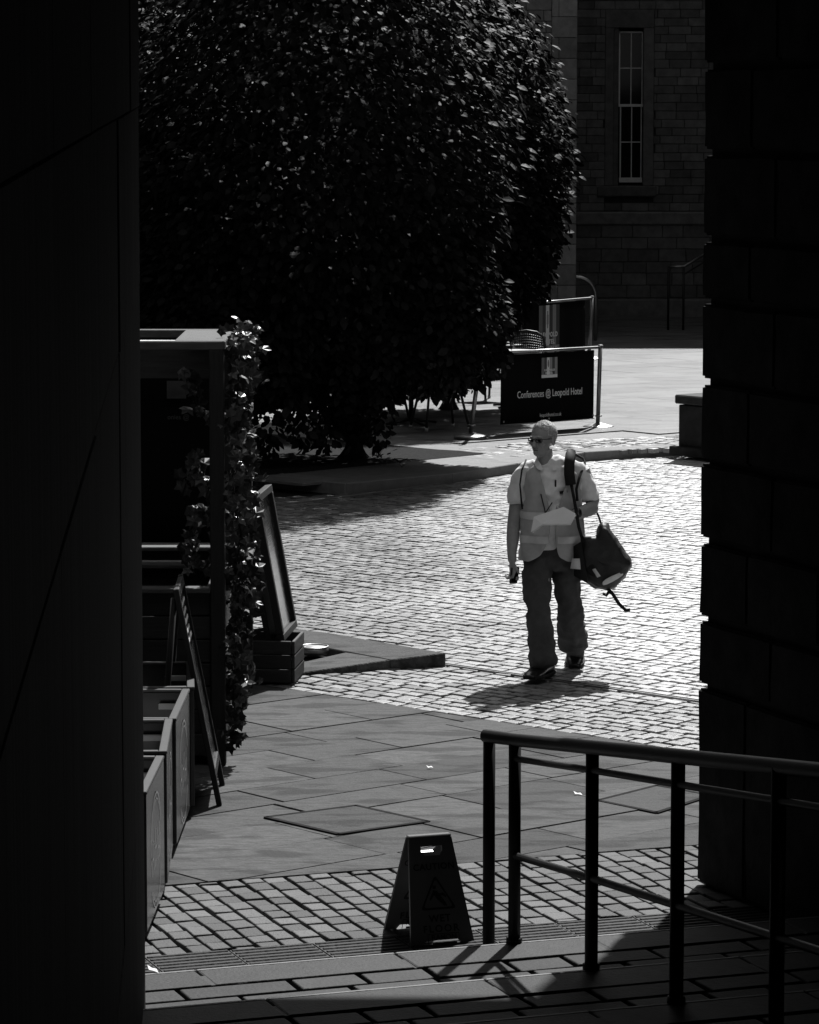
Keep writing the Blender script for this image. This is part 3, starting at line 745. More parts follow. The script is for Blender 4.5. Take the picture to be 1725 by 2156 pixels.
# ------------------------------------------------------------------ hotel banners
STR = ['grey2', 'grey3', 'white', 'grey3', 'grey2', 'grey1', 'grey3']
def banner_barrier(name, label, A, B, top, bottom, x0f, x1f, posts, lean=0.0, logo=None, lines=(), group='hotel banner barriers'):
    """A, B post feet (A left); local x along the banner, y away, z up"""
    d = B - A; L = d.length; t = thing(name, label, 'banner', A, math.atan2(d.y, d.x), group)
    V, F = [], []; nx, nz = 24, 6
    xa, xb = x0f * L, x1f * L
    for j in range(nz + 1):
        for i in range(nx + 1):
            x = xa + (xb - xa) * i / nx; z_ = bottom + (top - .03 - bottom) * j / nz
            V.append((x, .010 * math.sin(x * 5 + 1) * (1 - j / nz) + .006 * math.sin(x * 13), z_))
    for j in range(nz):
        for i in range(nx): a = j * (nx + 1) + i; F.append((a, a + 1, a + nx + 2, a + nx + 1))
    o = ob('banner_panel', meshdata('banner_panel', V, F, M['banner'], True), t); s = o.modifiers.new('s', 'SOLIDIFY'); s.thickness = .003
    tube('top_bar', [(xa - .06 if posts[0] else xa - .01, 0, top), (L + .05, 0, top)], .016, M['steel'], t, 10)
    if bottom > .1: tube('bottom_bar', [(xa, 0, bottom), (xb, 0, bottom)], .008, M['steel_dull'], t, 6)
    for e, on in ((0, posts[0]), (1, posts[1])):
        if not on: continue
        px_ = e * L; lx = lean
        post = tube('post', [(px_ - .02 * lx, 0, .05), (px_ + .05 * lx, 0, top + .01)], .026, M['steel_dull'], t, 12)
        tube('post_base', [(px_, 0, 0), (px_, 0, .03), (px_, 0, .04), (px_, 0, .075)], [(.19, .19), (.19, .19), (.17, .17), (.035, .035)], M['steel'], t, 28)
        tube('collar', [(px_, 0, .15), (px_, 0, .165)], [(.045, .045), (.045, .045)], M['steel'], t, 14)
        ob('cap', box_me('cap', .07, .05, .04, M['steel'], .012), t, (px_ + .05 * lx, 0, top + .012))
    for xx in (xa + .03, (xa + xb) / 2, xb - .03):
        ob('eyelet', meshdata('eyelet', [(math.cos(2 * PI * i / 10) * .014, -.006, math.sin(2 * PI * i / 10) * .014) for i in range(10)], [tuple(range(10))], M['grey2']), t, (xx, -.012, bottom + .04))
    if logo:
        cx_, cz_, lw_, lh_ = logo
        st_ = ['grey1', 'grey3', 'white', 'grey3', 'grey2', 'grey3'] if lw_ > .3 else ['grey1', 'grey3', 'white', 'grey2', 'grey3', 'grey2']
        for i, c_ in enumerate(st_):
            sw = lw_ / 6
            ob('logo_stripe', box_me('logo_stripe', sw, .003, lh_ * .84, M[c_], 0), t, (cx_ - lw_ / 2 + sw * (i + .5), -.0165, cz_ + lh_ * .08))
        ob('logo_base', box_me('logo_base', lw_, .003, lh_ * .155, M['grey2' if lw_ > .3 else 'white'], 0), t, (cx_, -.0165, cz_ - lh_ * .42))
        lt = .135 * lh_
        for s_, zz in (('LEOPOLD', -.12), ('HOTEL', -.27)):
            ob('lettering', text_me('lettering', s_, lt, M['white'], .001, .0012 * lh_ / .2, spacing=1.25), t, (cx_ - (.03 * lw_ if s_ == 'HOTEL' else 0), -.0195, cz_ + zz * lh_), (PI / 2, 0, 0))
        if lw_ > .3:
            ob('lettering', text_me('lettering', 'LEOPOLD', lt, M['white'], .001, .001, spacing=1.25), t, (cx_, -.0195, cz_ - .42 * lh_), (PI / 2, 0, 0))
        ob('logo_mark', box_me('logo_mark', lw_ * .05, .003, lh_ * .36, M['grey2' if lw_ > .3 else 'grey1'], 0), t, (cx_ - lw_ * .083, -.0185, cz_ + lh_ * .2))
        ob('logo_mark', box_me('logo_mark', lw_ * .09, .003, lh_ * .2, M['grey2' if lw_ > .3 else 'grey1'], 0), t, (cx_ - lw_ * .083, -.0188, cz_ + lh_ * .2))
    for s_, size, cx_, cz_, sx in lines:
        o = ob('lettering', text_me('lettering', s_, size, M['white'], .001, .0006 * size / .1), t, (cx_, -.0165, cz_), (PI / 2, 0, 0)); o.scale = (sx, 1, 1)
    return t
TZ = .10
pR = G(1260, 903, .07); dirB = Vector((.766, .643, 0)); pL = pR - dirB * 1.56
banner_barrier('hotel_banner', 'black hotel banner reading Conferences at the front of the cafe terrace', pL, pR, .98, .13, 0.0, .955, (False, True), .5,
               (.75, .775, .25, .24), [('Conferences @ Leopold Hotel', .118, .76, .47, .70), ('leopoldhotel.co.uk', .062, .77, .215, .74)])
pR2 = G(1238, 790, .08); 
pR2 = P(1243, 626, 54.0); pR2.z = .08; pL2 = P(1080, 640, 52.0); pL2.z = .08
banner_barrier('hotel_banner', 'black hotel banner with big striped logo standing behind the rattan chairs', pL2, pR2, .96, .1, .12, .93, (True, True), 1.2,
               (1.06, .55, .62, .72), [])
# lone leaning barrier post at the tree
lp = thing('barrier_post', 'leaning steel barrier post with round base beside the tree foliage', 'post', G(991, 924, .1))
tube('post', [(0, 0, .05), (.115, .02, .98)], .026, M['steel_dull'], lp, 12)
tube('post_base', [(0, 0, 0), (0, 0, .03), (0, 0, .04), (0, 0, .075)], [(.19, .19), (.19, .19), (.17, .17), (.04, .04)], M['steel'], lp, 28)
tube('collar', [(.012, 0, .15), (.013, 0, .165)], [(.05, .05), (.05, .05)], M['steel'], lp, 14)
# dark banner seen beyond the timber planter
qb = Vector((-2.9, 21.72, 0))
bb = banner_barrier('hotel_banner', 'dark hotel banner reading onies inside the timber planter frame', qb, qb + Vector((1.78, 0, 0)), 2.39, 1.14, .0, 1.0, (False, False), 0,
               (1.46, 2.10, .12, .11), [('onies @', .044, 1.47, 1.93, .9)])
for o in bb.children:
    if o.name.startswith('lettering') or o.name.startswith('logo'):
        o.data = o.data.copy(); o.data.materials[0] = M['grey3']

# ------------------------------------------------------------------ cafe chairs and tables
def wire_panel(name, fn, nu, nv, r, m, parent):
    V, F = [], []
    for j in range(nv + 1): tube_geo([fn(i / 14, j / nv) for i in range(15)], r, 4, V=V, F=F)
    for i in range(nu + 1): tube_geo([fn(i / nu, j / 8) for j in range(9)], r, 4, V=V, F=F)
    return ob(name, meshdata(name, V, F, m, True), parent)
def make_chair(label, loc, rz):
    t = thing('cafe_chair', label, 'chair', loc, rz, 'rattan cafe chairs')
    # local -y is the front
    wire_panel('backrest', lambda u_, v_: Vector(((u_ - .5) * (.46 - .06 * v_), .21 + .05 * math.cos((u_ - .5) * PI) + .10 * v_, .46 + .40 * v_ + .05 * v_ * math.cos((u_ - .5) * PI))), 16, 13, .0065, M['rattan'], t)
    bk = [Vector((-.23, .2, .40)), Vector((-.24, .24, .62)), Vector((-.215, .31, .84)), Vector((-.13, .35, .905)), Vector((0, .36, .925)), Vector((.13, .35, .905)), Vector((.215, .31, .84)), Vector((.24, .24, .62)), Vector((.23, .2, .40))]
    tube('back_frame', bk, .017, M['rattan'], t, 8)
    V, F = [], []; tube_geo([(-.23, 0, .43), (-.22, 0, .455), (.22, 0, .455), (.23, 0, .43)], [(.01, .2), (.022, .225), (.022, .225), (.01, .2)], 12, V=V, F=F)
    ob('seat', meshdata('seat', V, F, M['rattan'], True), t)
    for sx in (-1, 1):
        tube('arm', [(sx * .24, .25, .66), (sx * .27, .05, .67), (sx * .27, -.16, .65), (sx * .25, -.2, .45)], .016, M['rattan'], t, 8)
        for sy in (-1, 1):
            lg = tube('leg', [(sx * .2, sy * .17, .44), (sx * .27, sy * .27, .03)], .016, M['rattan'], t, 8)
            tube('foot_cap', [(sx * .268, sy * .268, .04), (sx * .272, sy * .274, .0)], .021, M['white_plastic'], lg, 8)
    return t
def floor_pt(px, py): return G(px, py, TZ + .003)
make_chair('dark rattan cafe chair, its woven back just above the Conferences banner', Vector((1.62, 46.2, TZ)), R(165))
make_chair('dark rattan cafe chair in front of the striped logo banner', Vector((1.42, 50.2, TZ)), R(110))
make_chair('dark rattan cafe chair with crossed legs left of the Conferences banner', Vector((1.02, 46.0, TZ)), R(40))
make_chair('dark rattan cafe chair whose legs show under the tree foliage', Vector((.36, 41.7, TZ)), R(200))
make_chair('dark rattan cafe chair tucked deepest under the tree foliage', Vector((-.35, 43.0, TZ)), R(20))
def make_table(label, loc, rz):
    t = thing('cafe_table', label, 'table', loc, rz, 'cafe tables')
    tube('table_top', [(0, 0, .70), (0, 0, .725)], [(.34, .34), (.34, .34)], M['steel_dull'], t, 28)
    tube('pedestal', [(0, 0, .03), (0, 0, .70)], .03, M['steel_black'], t, 10)
    for i in range(4):
        a = PI / 2 * i + .5; tube('foot', [(0, 0, .06), (.34 * math.cos(a), .34 * math.sin(a), .015)], [(.02, .03), (.014, .022)], M['steel_black'], t, 8)
make_table('pedestal cafe table under the tree foliage', Vector((.02, 42.4, TZ)), 0)
make_table('pedestal cafe table behind the Conferences banner', Vector((1.35, 44.9, TZ)), .4)

# ------------------------------------------------------------------ trees
def leaf_mass(n, sampler, size, name, parent, m, nobj=0):
    """leaf = two quads folded on the midrib; the nobj with lowest key become objects"""
    prof = [(0, 0), (.18, .32), (.5, .5), (.8, .28), (1, 0)]
    V = np.zeros((n, 11, 3)); T = np.zeros((n, 11)); singles = []
    lv = []
    for (t_, w_) in prof: lv.append((t_, 0, .06 * math.sin(t_ * PI)))
    for (t_, w_) in prof[1:4]: lv.append((t_, -w_ * .62, .16 * w_))
    for (t_, w_) in prof[1:4]: lv.append((t_, w_ * .62, .16 * w_))
    lv = np.array(lv)
    fq = [(0, 5, 1), (1, 5, 6, 2), (2, 6, 7, 3), (3, 7, 4), (0, 1, 8), (1, 2, 9, 8), (2, 3, 10, 9), (3, 4, 10)]
    faces = []; cnt = 0
    for i in range(n):
        p, nrm, dirv = sampler()
        x = dirv.normalized(); z_ = nrm - x * nrm.dot(x); z_.normalize(); y = z_.cross(x)
        s = size * random.choice((random.uniform(.5, .8), random.uniform(.8, 1.2), random.uniform(1.0, 1.45)))
        mtx = np.array((x, y, z_)) * s
        if nobj and cnt < nobj and p.y < parent['front'] and random.random() < .9:
            singles.append((p.copy(), x, y, z_, s)); cnt += 1; V[i] = np.nan; continue
        V[i] = lv @ mtx + np.array(p); T[i] = random.random()
    good = ~np.isnan(V[:, 0, 0]); Vg = V[good]; Tg = T[good]; k = len(Vg)
    for i in range(k):
        b = i * 11
        for f in fq: faces.append(tuple(b + q_ for q_ in f))
    me = meshdata(name, Vg.reshape(-1, 3).tolist(), faces, m)
    a = me.attributes.new('tone', 'FLOAT', 'POINT'); a.data.foreach_set('value', Tg.reshape(-1))
    tag(ob(name, me, parent), kind='stuff')
    lm = meshdata('leaf', lv.tolist(), fq, m)
    for p, x, y, z_, s in singles:
        o = ob('leaf', lm, parent); o.matrix_local = Matrix(((x.x * s, y.x * s, z_.x * s, p.x), (x.y * s, y.y * s, z_.y * s, p.y), (x.z * s, y.z * s, z_.z * s, p.z), (0, 0, 0, 1)))
def make_tree(label, base, cen, rad, n, size, seed, lobes, nobj, trunk_r):
    t = thing('tree', label, 'tree', base); b0 = Vector(base)
    tube('trunk', [(0, 0, -.05), (.01, 0, .25), (-.03, .02, .9), (.02, 0, 1.7), (cen[0] * .4, cen[1] * .4, 2.6)], [(trunk_r * 1.5,) * 2, (trunk_r,) * 2, (trunk_r * .9,) * 2, (trunk_r * .8,) * 2, (trunk_r * .5,) * 2], M['bark'], t, 12)
    for i in range(9):
        a = i * 2.4; e = .2 + .25 * (i % 3); q_ = Vector((math.cos(a), math.sin(a), e)) * (rad[0] * .8)
        s_ = Vector((0, 0, 1.4 + .14 * i)); tube('branch', [s_, s_ + q_ * .5 + Vector((0, 0, .25)), s_ + q_ + Vector((cen[0], cen[1], .3))], [(.05, .05), (.03, .03), (.01, .01)], M['bark'], t, 6)
    rnd = random.Random(seed)
    shapes = [(Vector(cen), Vector(rad))] + [(Vector(c_), Vector(r_)) for c_, r_ in lobes]
    wts = [r_.x * r_.y for _, r_ in shapes]
    def sampler():
        while True:
            c_, r_ = rnd.choices(shapes, wts)[0]
            d = Vector((rnd.gauss(0, 1), rnd.gauss(0, 1), rnd.gauss(0, 1))).normalized()
            if d.y > .6 and rnd.random() < .3: continue
            k = 1 - abs(rnd.gauss(0, .22))
            if k < .25: continue
            if noise.noise(d * 3.1 + Vector((seed, 0, 0))) < -.34 and rnd.random() < .4: continue
            bumpy = 1 + .10 * noise.noise(d * 4.3 + Vector((0, seed, 0))) + .05 * noise.noise(d * 11)
            p = c_ + Vector((d.x * r_.x, d.y * r_.y, d.z * r_.z)) * k * bumpy
            if p.z < .16: continue
            break
        nn = (d + Vector((rnd.uniform(-.5, .5), rnd.uniform(-.5, .5), rnd.uniform(.0, .9)))).normalized()
        dv = Vector((d.x * .7 + rnd.uniform(-.5, .5), d.y * .7 + rnd.uniform(-.5, .5), -.45 + rnd.uniform(-.5, .35)))
        return p, nn, dv
    t['front'] = cen[1] - rad[1] * .86
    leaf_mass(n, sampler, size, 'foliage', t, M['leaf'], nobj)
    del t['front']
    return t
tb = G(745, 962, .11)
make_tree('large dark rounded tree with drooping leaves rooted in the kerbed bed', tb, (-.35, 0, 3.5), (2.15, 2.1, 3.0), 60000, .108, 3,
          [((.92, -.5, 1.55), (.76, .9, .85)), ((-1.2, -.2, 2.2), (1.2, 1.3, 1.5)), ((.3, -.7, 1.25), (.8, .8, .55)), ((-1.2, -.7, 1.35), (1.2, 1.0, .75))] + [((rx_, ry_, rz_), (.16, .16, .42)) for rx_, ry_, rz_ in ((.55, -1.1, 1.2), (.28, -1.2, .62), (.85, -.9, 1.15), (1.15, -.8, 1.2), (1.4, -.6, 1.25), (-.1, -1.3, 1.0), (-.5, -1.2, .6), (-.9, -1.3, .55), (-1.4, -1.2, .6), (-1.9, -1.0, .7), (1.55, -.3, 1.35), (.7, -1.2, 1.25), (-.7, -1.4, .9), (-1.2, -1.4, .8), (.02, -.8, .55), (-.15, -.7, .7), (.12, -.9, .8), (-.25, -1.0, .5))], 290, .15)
tb2 = Vector((.5, 44.6, .1))
make_tree('second rounded tree partly hidden behind the large dark tree', tb2, (0, 0, 3.1), (1.58, 1.6, 2.45), 27000, .105, 9, [], 0, .12)
make_tree('third rounded tree in deep shade behind the timber planter frame', Vector((-3.9, 41.5, .1)), (0, 0, 3.0), (2.3, 2.0, 2.7), 26000, .13, 14, [((.6, -.9, 1.3), (1.5, .9, .8))], 0, .13)
# small plants at the foot of the tree
for i, (px_, py_) in enumerate(((795, 965), (812, 978), (845, 984))):
    t = thing('bed_plant', ['small leafy plant beside the tree trunk', 'low sprig at the front of the tree bed', 'tiny sprig near the right tip of the tree bed'][i], 'plant', G(px_, py_, .11), group=None)
    V, F = [], []
    for k in range(14 - 4 * i):
        a = random.uniform(0, 2 * PI); r_ = random.uniform(.02, .14 - .03 * i); h = random.uniform(.03, .2 - .05 * i); b = len(V)
        p0 = Vector((math.cos(a) * r_, math.sin(a) * r_, h)); dv = Vector((math.cos(a), math.sin(a), random.uniform(-.3, .6))) * .09; sd2 = Vector((-math.sin(a), math.cos(a), 0)) * .025
        V += [p0, p0 + dv * .5 + sd2, p0 + dv, p0 + dv * .5 - sd2]; F.append((b, b + 1, b + 2, b + 3))
        V += [p0, Vector((0, 0, 0)), Vector((.006, 0, 0))]; F.append((b + 4, b + 5, b + 6))
    ob('leaves', meshdata('leaves', V, F, M['ivy']), t)

# ------------------------------------------------------------------ timber planters with ivy, left
def planter(name, label, x1, y0, wx, wy, h, frame_h, group='timber planters'):
    t = thing(name, label, 'planter', (x1, y0, 0), 0, group)
    pw = .085
    corners = [(-pw / 2, pw / 2), (-wx + pw / 2, pw / 2), (-pw / 2, wy - pw / 2), (-wx + pw / 2, wy - pw / 2)]
    for cx_, cy_ in corners:
        ob('post', box_me('post', pw, pw, frame_h, M['timber'], .006, (0, 0, frame_h / 2)), t, (cx_, cy_, 0))
    nb = int((h - .04) / .14); bh = (h - .08) / nb
    front_me = box_me('plank', wx - 2 * pw, .025, bh - .008, M['timber_h'], .005); side_me = box_me('plank', .025, wy - 2 * pw, bh - .008, M['timber_h'], .005)
    for i in range(nb):
        z_ = .05 + bh * (i + .5)
        ob('plank', front_me, t, (-wx / 2, .03, z_)); ob('plank', front_me, t, (-wx / 2, wy - .03, z_))
        ob('plank', side_me, t, (-.03, wy / 2, z_)); ob('plank', side_me, t, (-wx + .03, wy / 2, z_))
    ht = .05 + bh * nb
    if frame_h <= h + .01: pass
    inner = wx - 2 * pw
    ob('rim_board', box_me('rim_board', inner, .13, .028, M['timber_pale'], .005), t, (-wx / 2, .04, ht + .014))
    ob('rim_board', box_me('rim_board', inner, .13, .028, M['timber_pale'], .005), t, (-wx / 2, wy - .04, ht + .014))
    ob('rim_board', box_me('rim_board', .13, wy - 2 * pw, .028, M['timber_pale'], .005), t, (-.045, wy / 2, ht + .016))
    ob('soil', box_me('soil', wx - .16, wy - .16, .3, M['soil'], 0, (-wx / 2, wy / 2, ht - .25)), t)
    if frame_h > h + .3:
        ob('top_beam', box_me('top_beam', wx + .02, .09, .05, M['timber_pale'], .005), t, (-wx / 2, .045, frame_h + .025))
        ob('top_beam', box_me('top_beam', wx + .02, .09, .05, M['timber_pale'], .005), t, (-wx / 2, wy - .045, frame_h + .025))
        ob('top_beam', box_me('top_beam', .30, wy - .19, .05, M['timber_pale'], .005), t, (-.14, wy / 2, frame_h + .025))
        ob('back_board', box_me('back_board', wx - 2 * pw, .02, .22, M['timber_h'], .004), t, (-wx / 2, wy - .04, frame_h - .14))
    return t
pb1 = G(476, 1612); H1 = CAM_H - (1240 - 251.5) / FOC * pb1.y; T1 = CAM_H - (716 - 251.5) / FOC * pb1.y
planter('timber_planter', 'tall dark timber planter with an open upper frame, draped with ivy', pb1.x, pb1.y, 1.9, 1.2, H1, T1 - .05)
pb2 = G(521, 1492)
planter('timber_planter', 'dark timber planter half hidden behind the ivy', pb2.x, pb2.y, 1.6, .9, .95, 1.85)
# ivy
ivl = []
for k in range(11):
    a = 2 * PI * k / 10; rr_ = (1.0, .56)[k % 2] * (1.0 if k not in (4, 6) else .8)
    ivl.append((math.sin(a) * rr_ * .5, (-math.cos(a) * rr_ + .2) * .5, .0 if k % 2 else -.10))
ivl = ivl[:10]
ivy_me = meshdata('leaf', [(0, -.02, .05)] + ivl, [(0, i + 1, (i + 1) % 10 + 1) for i in range(10)], M['ivy'], False)
def make_ivy(label, base, strands, total, extra=0):
    t = thing('ivy', label, 'ivy', base); b0 = Vector(base); pts = []
    for st in strands:
        P_ = [Vector(p) - b0 for p in st]
        tube('stem', P_, .005, M['bark'], t, 5)
        for a, b in zip(P_[:-1], P_[1:]):
            nsub = max(2, int((b - a).length / .02))
            for i in range(nsub): pts.append(a + (b - a) * (i / nsub))
    if extra:
        V, F = [], []; base_v = [Vector(v.co) for v in ivy_me.vertices]
        for i in range(extra):
            p = random.choice(pts) + Vector((random.gauss(0, .04), random.gauss(.05, .1), random.gauss(0, .03))); s = random.uniform(.05, .11)
            rm = Quaternion((random.gauss(1, .5), random.gauss(0, 1), random.gauss(0, .6), random.gauss(0, .6))).normalized().to_matrix(); b = len(V)
            V += [p + rm @ (v * s) for v in base_v]; F += [tuple(b + q_ for q_ in f.vertices) for f in ivy_me.polygons]
        tag(ob('foliage', meshdata('foliage', V, F, M['ivy']), t), kind='stuff')
    for i in range(total):
        p = random.choice(pts) + Vector((random.uniform(-.05, .05), random.uniform(-.07, .05), random.uniform(-.04, .04)))
        s = random.uniform(.06, .125)
        o = ob('leaf', ivy_me, t, p, (R(random.uniform(20, 115)), R(random.uniform(-50, 50)), R(random.uniform(-60, 75)))); o.scale = (s, s, s)
X1, Y1 = pb1.x, pb1.y
def IV(lst, Y): return [P(px_, py_, Y) for px_, py_ in lst]
make_ivy('ivy trailing down the right post of the tall timber planter', (X1 + .03, Y1 + .1, 0),
         [IV([(500, 695), (505, 760), (498, 860), (502, 960), (490, 1050), (508, 1120), (495, 1220), (500, 1330), (492, 1440), (495, 1510), (490, 1575)], Y1 + .05),
          IV([(520, 680), (528, 760), (512, 840), (520, 950), (528, 1060), (520, 1150), (530, 1240), (508, 1300)], Y1 + .6),
          IV([(510, 700), (490, 730), (515, 800), (500, 900), (520, 1000)], Y1 + .3),
          IV([(500, 1180), (515, 1250), (505, 1380), (512, 1450), (495, 1490)], Y1 + .12)], 295, 420)
make_ivy('ivy hanging inside the open frame of the timber planter', (X1 - .3, Y1 + .3, 1.0),
         [IV([(395, 785), (405, 830), (420, 870), (450, 890), (480, 880), (500, 870)], Y1 + .4), IV([(480, 1050), (450, 1050), (430, 1000), (410, 960), (395, 1010), (385, 1040)], Y1 + .35),
          IV([(490, 1080), (450, 1090), (420, 1080), (400, 1110), (395, 1170), (410, 1210)], Y1 + .3), IV([(470, 1060), (460, 1120), (470, 1180), (440, 1200)], Y1 + .25)], 170)

# ------------------------------------------------------------------ crate with a leaning framed board
cn = G(621, 1443); cf = G(641, 1420); cdv = (cf - cn); cl = cdv.length; ca = math.atan2(cdv.y, cdv.x)
ct = thing('wooden_crate', 'dark wooden plank crate standing at the tip of the wedge kerb', 'crate', cn, ca - PI / 2)
ch = .29; cw = .62
for i in range(3):
    z_ = .01 + ch / 3 * (i + .5)
    ob('plank', box_me('plank', .022, cl, ch / 3 - .008, M['timber_h'], .004), ct, (-.011, cl / 2, z_))
    ob('plank', box_me('plank', cw - .05, .022, ch / 3 - .008, M['timber_h'], .004), ct, (-cw / 2, .011, z_))
    ob('plank', box_me('plank', cw - .05, .022, ch / 3 - .008, M['timber_h'], .004), ct, (-cw / 2, cl - .011, z_))
    ob('plank', box_me('plank', .022, cl, ch / 3 - .008, M['timber_h'], .004), ct, (-cw + .011, cl / 2, z_))
ob('floor_board', box_me('floor_board', cw - .05, cl - .05, .02, M['timber_h'], .003), ct, (-cw / 2, cl / 2, .03))
bn, bf = P(592, 1352, cn.y + .06), P(620, 1320, cn.y + .66); tn, tf_ = P(541, 1040, cn.y + .16), P(563, 1027, cn.y + .78)
mbd = thing('menu_board', 'tall black framed glossy menu board leaning in the wooden crate', 'sign board', bn)
ex = (bf - bn); bw2 = ex.length; ex.normalize(); ez = (tn - bn); ez = ez - ex * ez.dot(ex); bh2 = ez.length; ez.normalize(); ey = ez.cross(ex)
mbd.matrix_world = Matrix(((ex.x, ey.x, ez.x, bn.x), (ex.y, ey.y, ez.y, bn.y), (ex.z, ey.z, ez.z, bn.z), (0, 0, 0, 1)))
fw = .05
sgn = 1 if ey.x > 0 else -1       # +y local towards the viewer's right if sgn
ob('panel', box_me('panel', bw2 - 2 * fw, .02, bh2 - 2 * fw, M['board'], .002, (bw2 / 2, -sgn * .012, bh2 / 2)), mbd)
for nm, sx, sz, c_ in (('frame_rail', bw2, fw, (bw2 / 2, 0, fw / 2)), ('frame_rail', bw2, fw, (bw2 / 2, 0, bh2 - fw / 2)), ('frame_stile', fw, bh2 - 2 * fw, (fw / 2, 0, bh2 / 2)), ('frame_stile', fw, bh2 - 2 * fw, (bw2 - fw / 2, 0, bh2 / 2))):
    ob(nm, box_me(nm, sx - .001, .05, sz - .001, M['frame_black'], .004, c_), mbd)
ob('back_leg', box_me('back_leg', bw2 * .9, .04, bh2 * .95, M['frame_black'], .004, (bw2 / 2, -sgn * .09, bh2 * .48)), mbd)
for z_ in (.10, .2): ob('brace', box_me('brace', .03, .36, .022, M['frame_black'], .003, (.03, -sgn * .26, z_)), mbd)

# ------------------------------------------------------------------ folding chalkboard at the troughs
f0, f1_ = G(462, 1698), G(469, 1652)
ab = thing('chalkboard', 'narrow folding chalkboard leaning beside the timber planter', 'sign board', f0)
tn = P(371, 1238, f0.y + .05); ex = Vector((f1_.x - f0.x, f1_.y - f0.y, 0)); aw = ex.length; ex.normalize()
ez = tn - f0; ez = ez - ex * ez.dot(ex); ah = ez.length; ez.normalize(); ey = ez.cross(ex)
ab.matrix_world = Matrix(((ex.x, ey.x, ez.x, f0.x), (ex.y, ey.y, ez.y, f0.y), (ex.z, ey.z, ez.z, f0.z), (0, 0, 0, 1)))
sgn = 1 if ey.x > 0 else -1
for x_ in (.025, aw - .025): ob('leg', box_me('leg', .045, .03, ah, M['timber'], .004, (x_, 0, ah / 2)), ab)
for z_ in (.18, ah - .03): ob('rail', box_me('rail', aw - .096, .03, .05, M['timber'], .004, (aw / 2, 0, z_)), ab)
ob('slate', box_me('slate', aw - .096, .012, ah - .262, M['board'], .002, (aw / 2, -sgn * .004, (.205 + ah - .055) / 2)), ab)
for i in range(5):
    z_ = ah - .12 - .05 * i
    ob('chalk_line', box_me('chalk_line', aw * random.uniform(.4, .7), .002, .018, M['chalk'], 0, (aw / 2, sgn * .004, z_)), ab)
for x_ in (.025, aw - .025):
    q0, q1 = Vector((x_, -sgn * .02, ah - .05)), Vector((x_, -sgn * .34, .0))
    wq = ab.matrix_world @ q1; q1 = q1 + (ab.matrix_world.to_3x3().inverted() @ Vector((0, 0, -wq.z)))
    tube('rear_leg', [q0, q1], .018, M['timber'], ab, 6)

# ------------------------------------------------------------------ metal troughs along the left
def trough(label, near, far, h, extra=0):
    d = far - near; L = d.length; t = thing('metal_trough', label, 'trough', near, math.atan2(d.y, d.x), 'open metal troughs')
    W_ = .85; th = .025   # local x along the trough, +y to the left
    ob('side_panel', box_me('side_panel', L - .01, th, h - .06, M['bin_metal'], .004, (L / 2, th / 2, .06 + (h - .06) / 2)), t)
    ob('side_panel', box_me('side_panel', L - .01, th, h - .06, M['bin_metal'], .004, (L / 2, W_ - th / 2, .06 + (h - .06) / 2)), t)
    ob('end_panel', box_me('end_panel', th, W_ - 2 * th - .002, h - .06, M['bin_metal'], .004, (th / 2 + .005, W_ / 2, .06 + (h - .06) / 2)), t)
    ob('end_panel', box_me('end_panel', th, W_ - 2 * th - .002, h - .06, M['bin_metal'], .004, (L - th / 2 - .005, W_ / 2, .06 + (h - .06) / 2)), t)
    ob('rim', box_me('rim', L, .042, .014, M['bin_rim'], .003, (L / 2, .018, h + .008)), t); ob('rim', box_me('rim', L, .042, .014, M['bin_rim'], .003, (L / 2, W_ - .018, h + .008)), t)
    ob('rim', box_me('rim', .042, W_ - .08, .014, M['bin_rim'], .003, (.021, W_ / 2, h + .008)), t); ob('rim', box_me('rim', .042, W_ - .08, .014, M['bin_rim'], .003, (L - .021, W_ / 2, h + .008)), t)
    ob('fill', box_me('fill', L - .08, W_ - .06, .05, M['grit'], 0, (L / 2, W_ / 2, h - .2)), t)
    ob('bracket', box_me('bracket', .03, .12, .03, M['white_plastic'], .003, (L - .08, .10, h - .07)), t)
    for x_ in (.06, L - .06): ob('foot', box_me('foot', .06, .5, .06, M['frame_black'], .004, (x_, W_ / 2, .03)), t)
    # round printed emblem on the passage side
    cx_, cz_, rr_ = L * .5, h * .5, min(.27, L * .32)
    V, F = [], []
    def arc(r0, r1, a0, a1, n=22):
        b = len(V)
        for i in range(n + 1):
            a = a0 + (a1 - a0) * i / n
            for r_ in (r0, r1): V.append((cx_ + r_ * math.cos(a), -.0035, cz_ + r_ * math.sin(a) * 1.02))
        for i in range(n): F.append((b + 2 * i, b + 2 * i + 1, b + 2 * i + 3, b + 2 * i + 2))
    arc(rr_, rr_ - .010, R(20), R(185)); arc(rr_ - .03, rr_ - .036, R(40), R(120)); arc(rr_, rr_ - .010, R(215), R(335)); arc(rr_ - .03, rr_ - .036, R(230), R(290))
    ob('emblem_ring', meshdata('emblem_ring', V, F, M['grey2']), t)
    V, F = [], []
    for i in range(9):
        x_ = cx_ - .2 + .05 * i; hh = (.16, .10, .13, .18, .09, .15, .12, .17, .1)[i]; b = len(V); z_ = cz_ + (.02 if i % 2 else -.01)
        for dx, dz in ((-.006, -hh / 2), (.006, -hh / 2), (.016, hh / 2), (.004, hh / 2)): V.append((x_ + dx, -.0035, z_ + dz))
        F.append((b, b + 1, b + 2, b + 3))
        if i % 3 == 0:
            b = len(V)
            for dx, dz in ((-.006, -.006), (.05, -.006), (.05, .006), (-.006, .006)): V.append((x_ + dx, -.0036, z_ + dz))
            F.append((b, b + 1, b + 2, b + 3))
    ob('emblem_lettering', meshdata('emblem_lettering', V, F, M['grey2']), t)
TH = .70
def TG(px_, py_): q_ = G(px_, py_, TH); return Vector((q_.x, q_.y, 0))
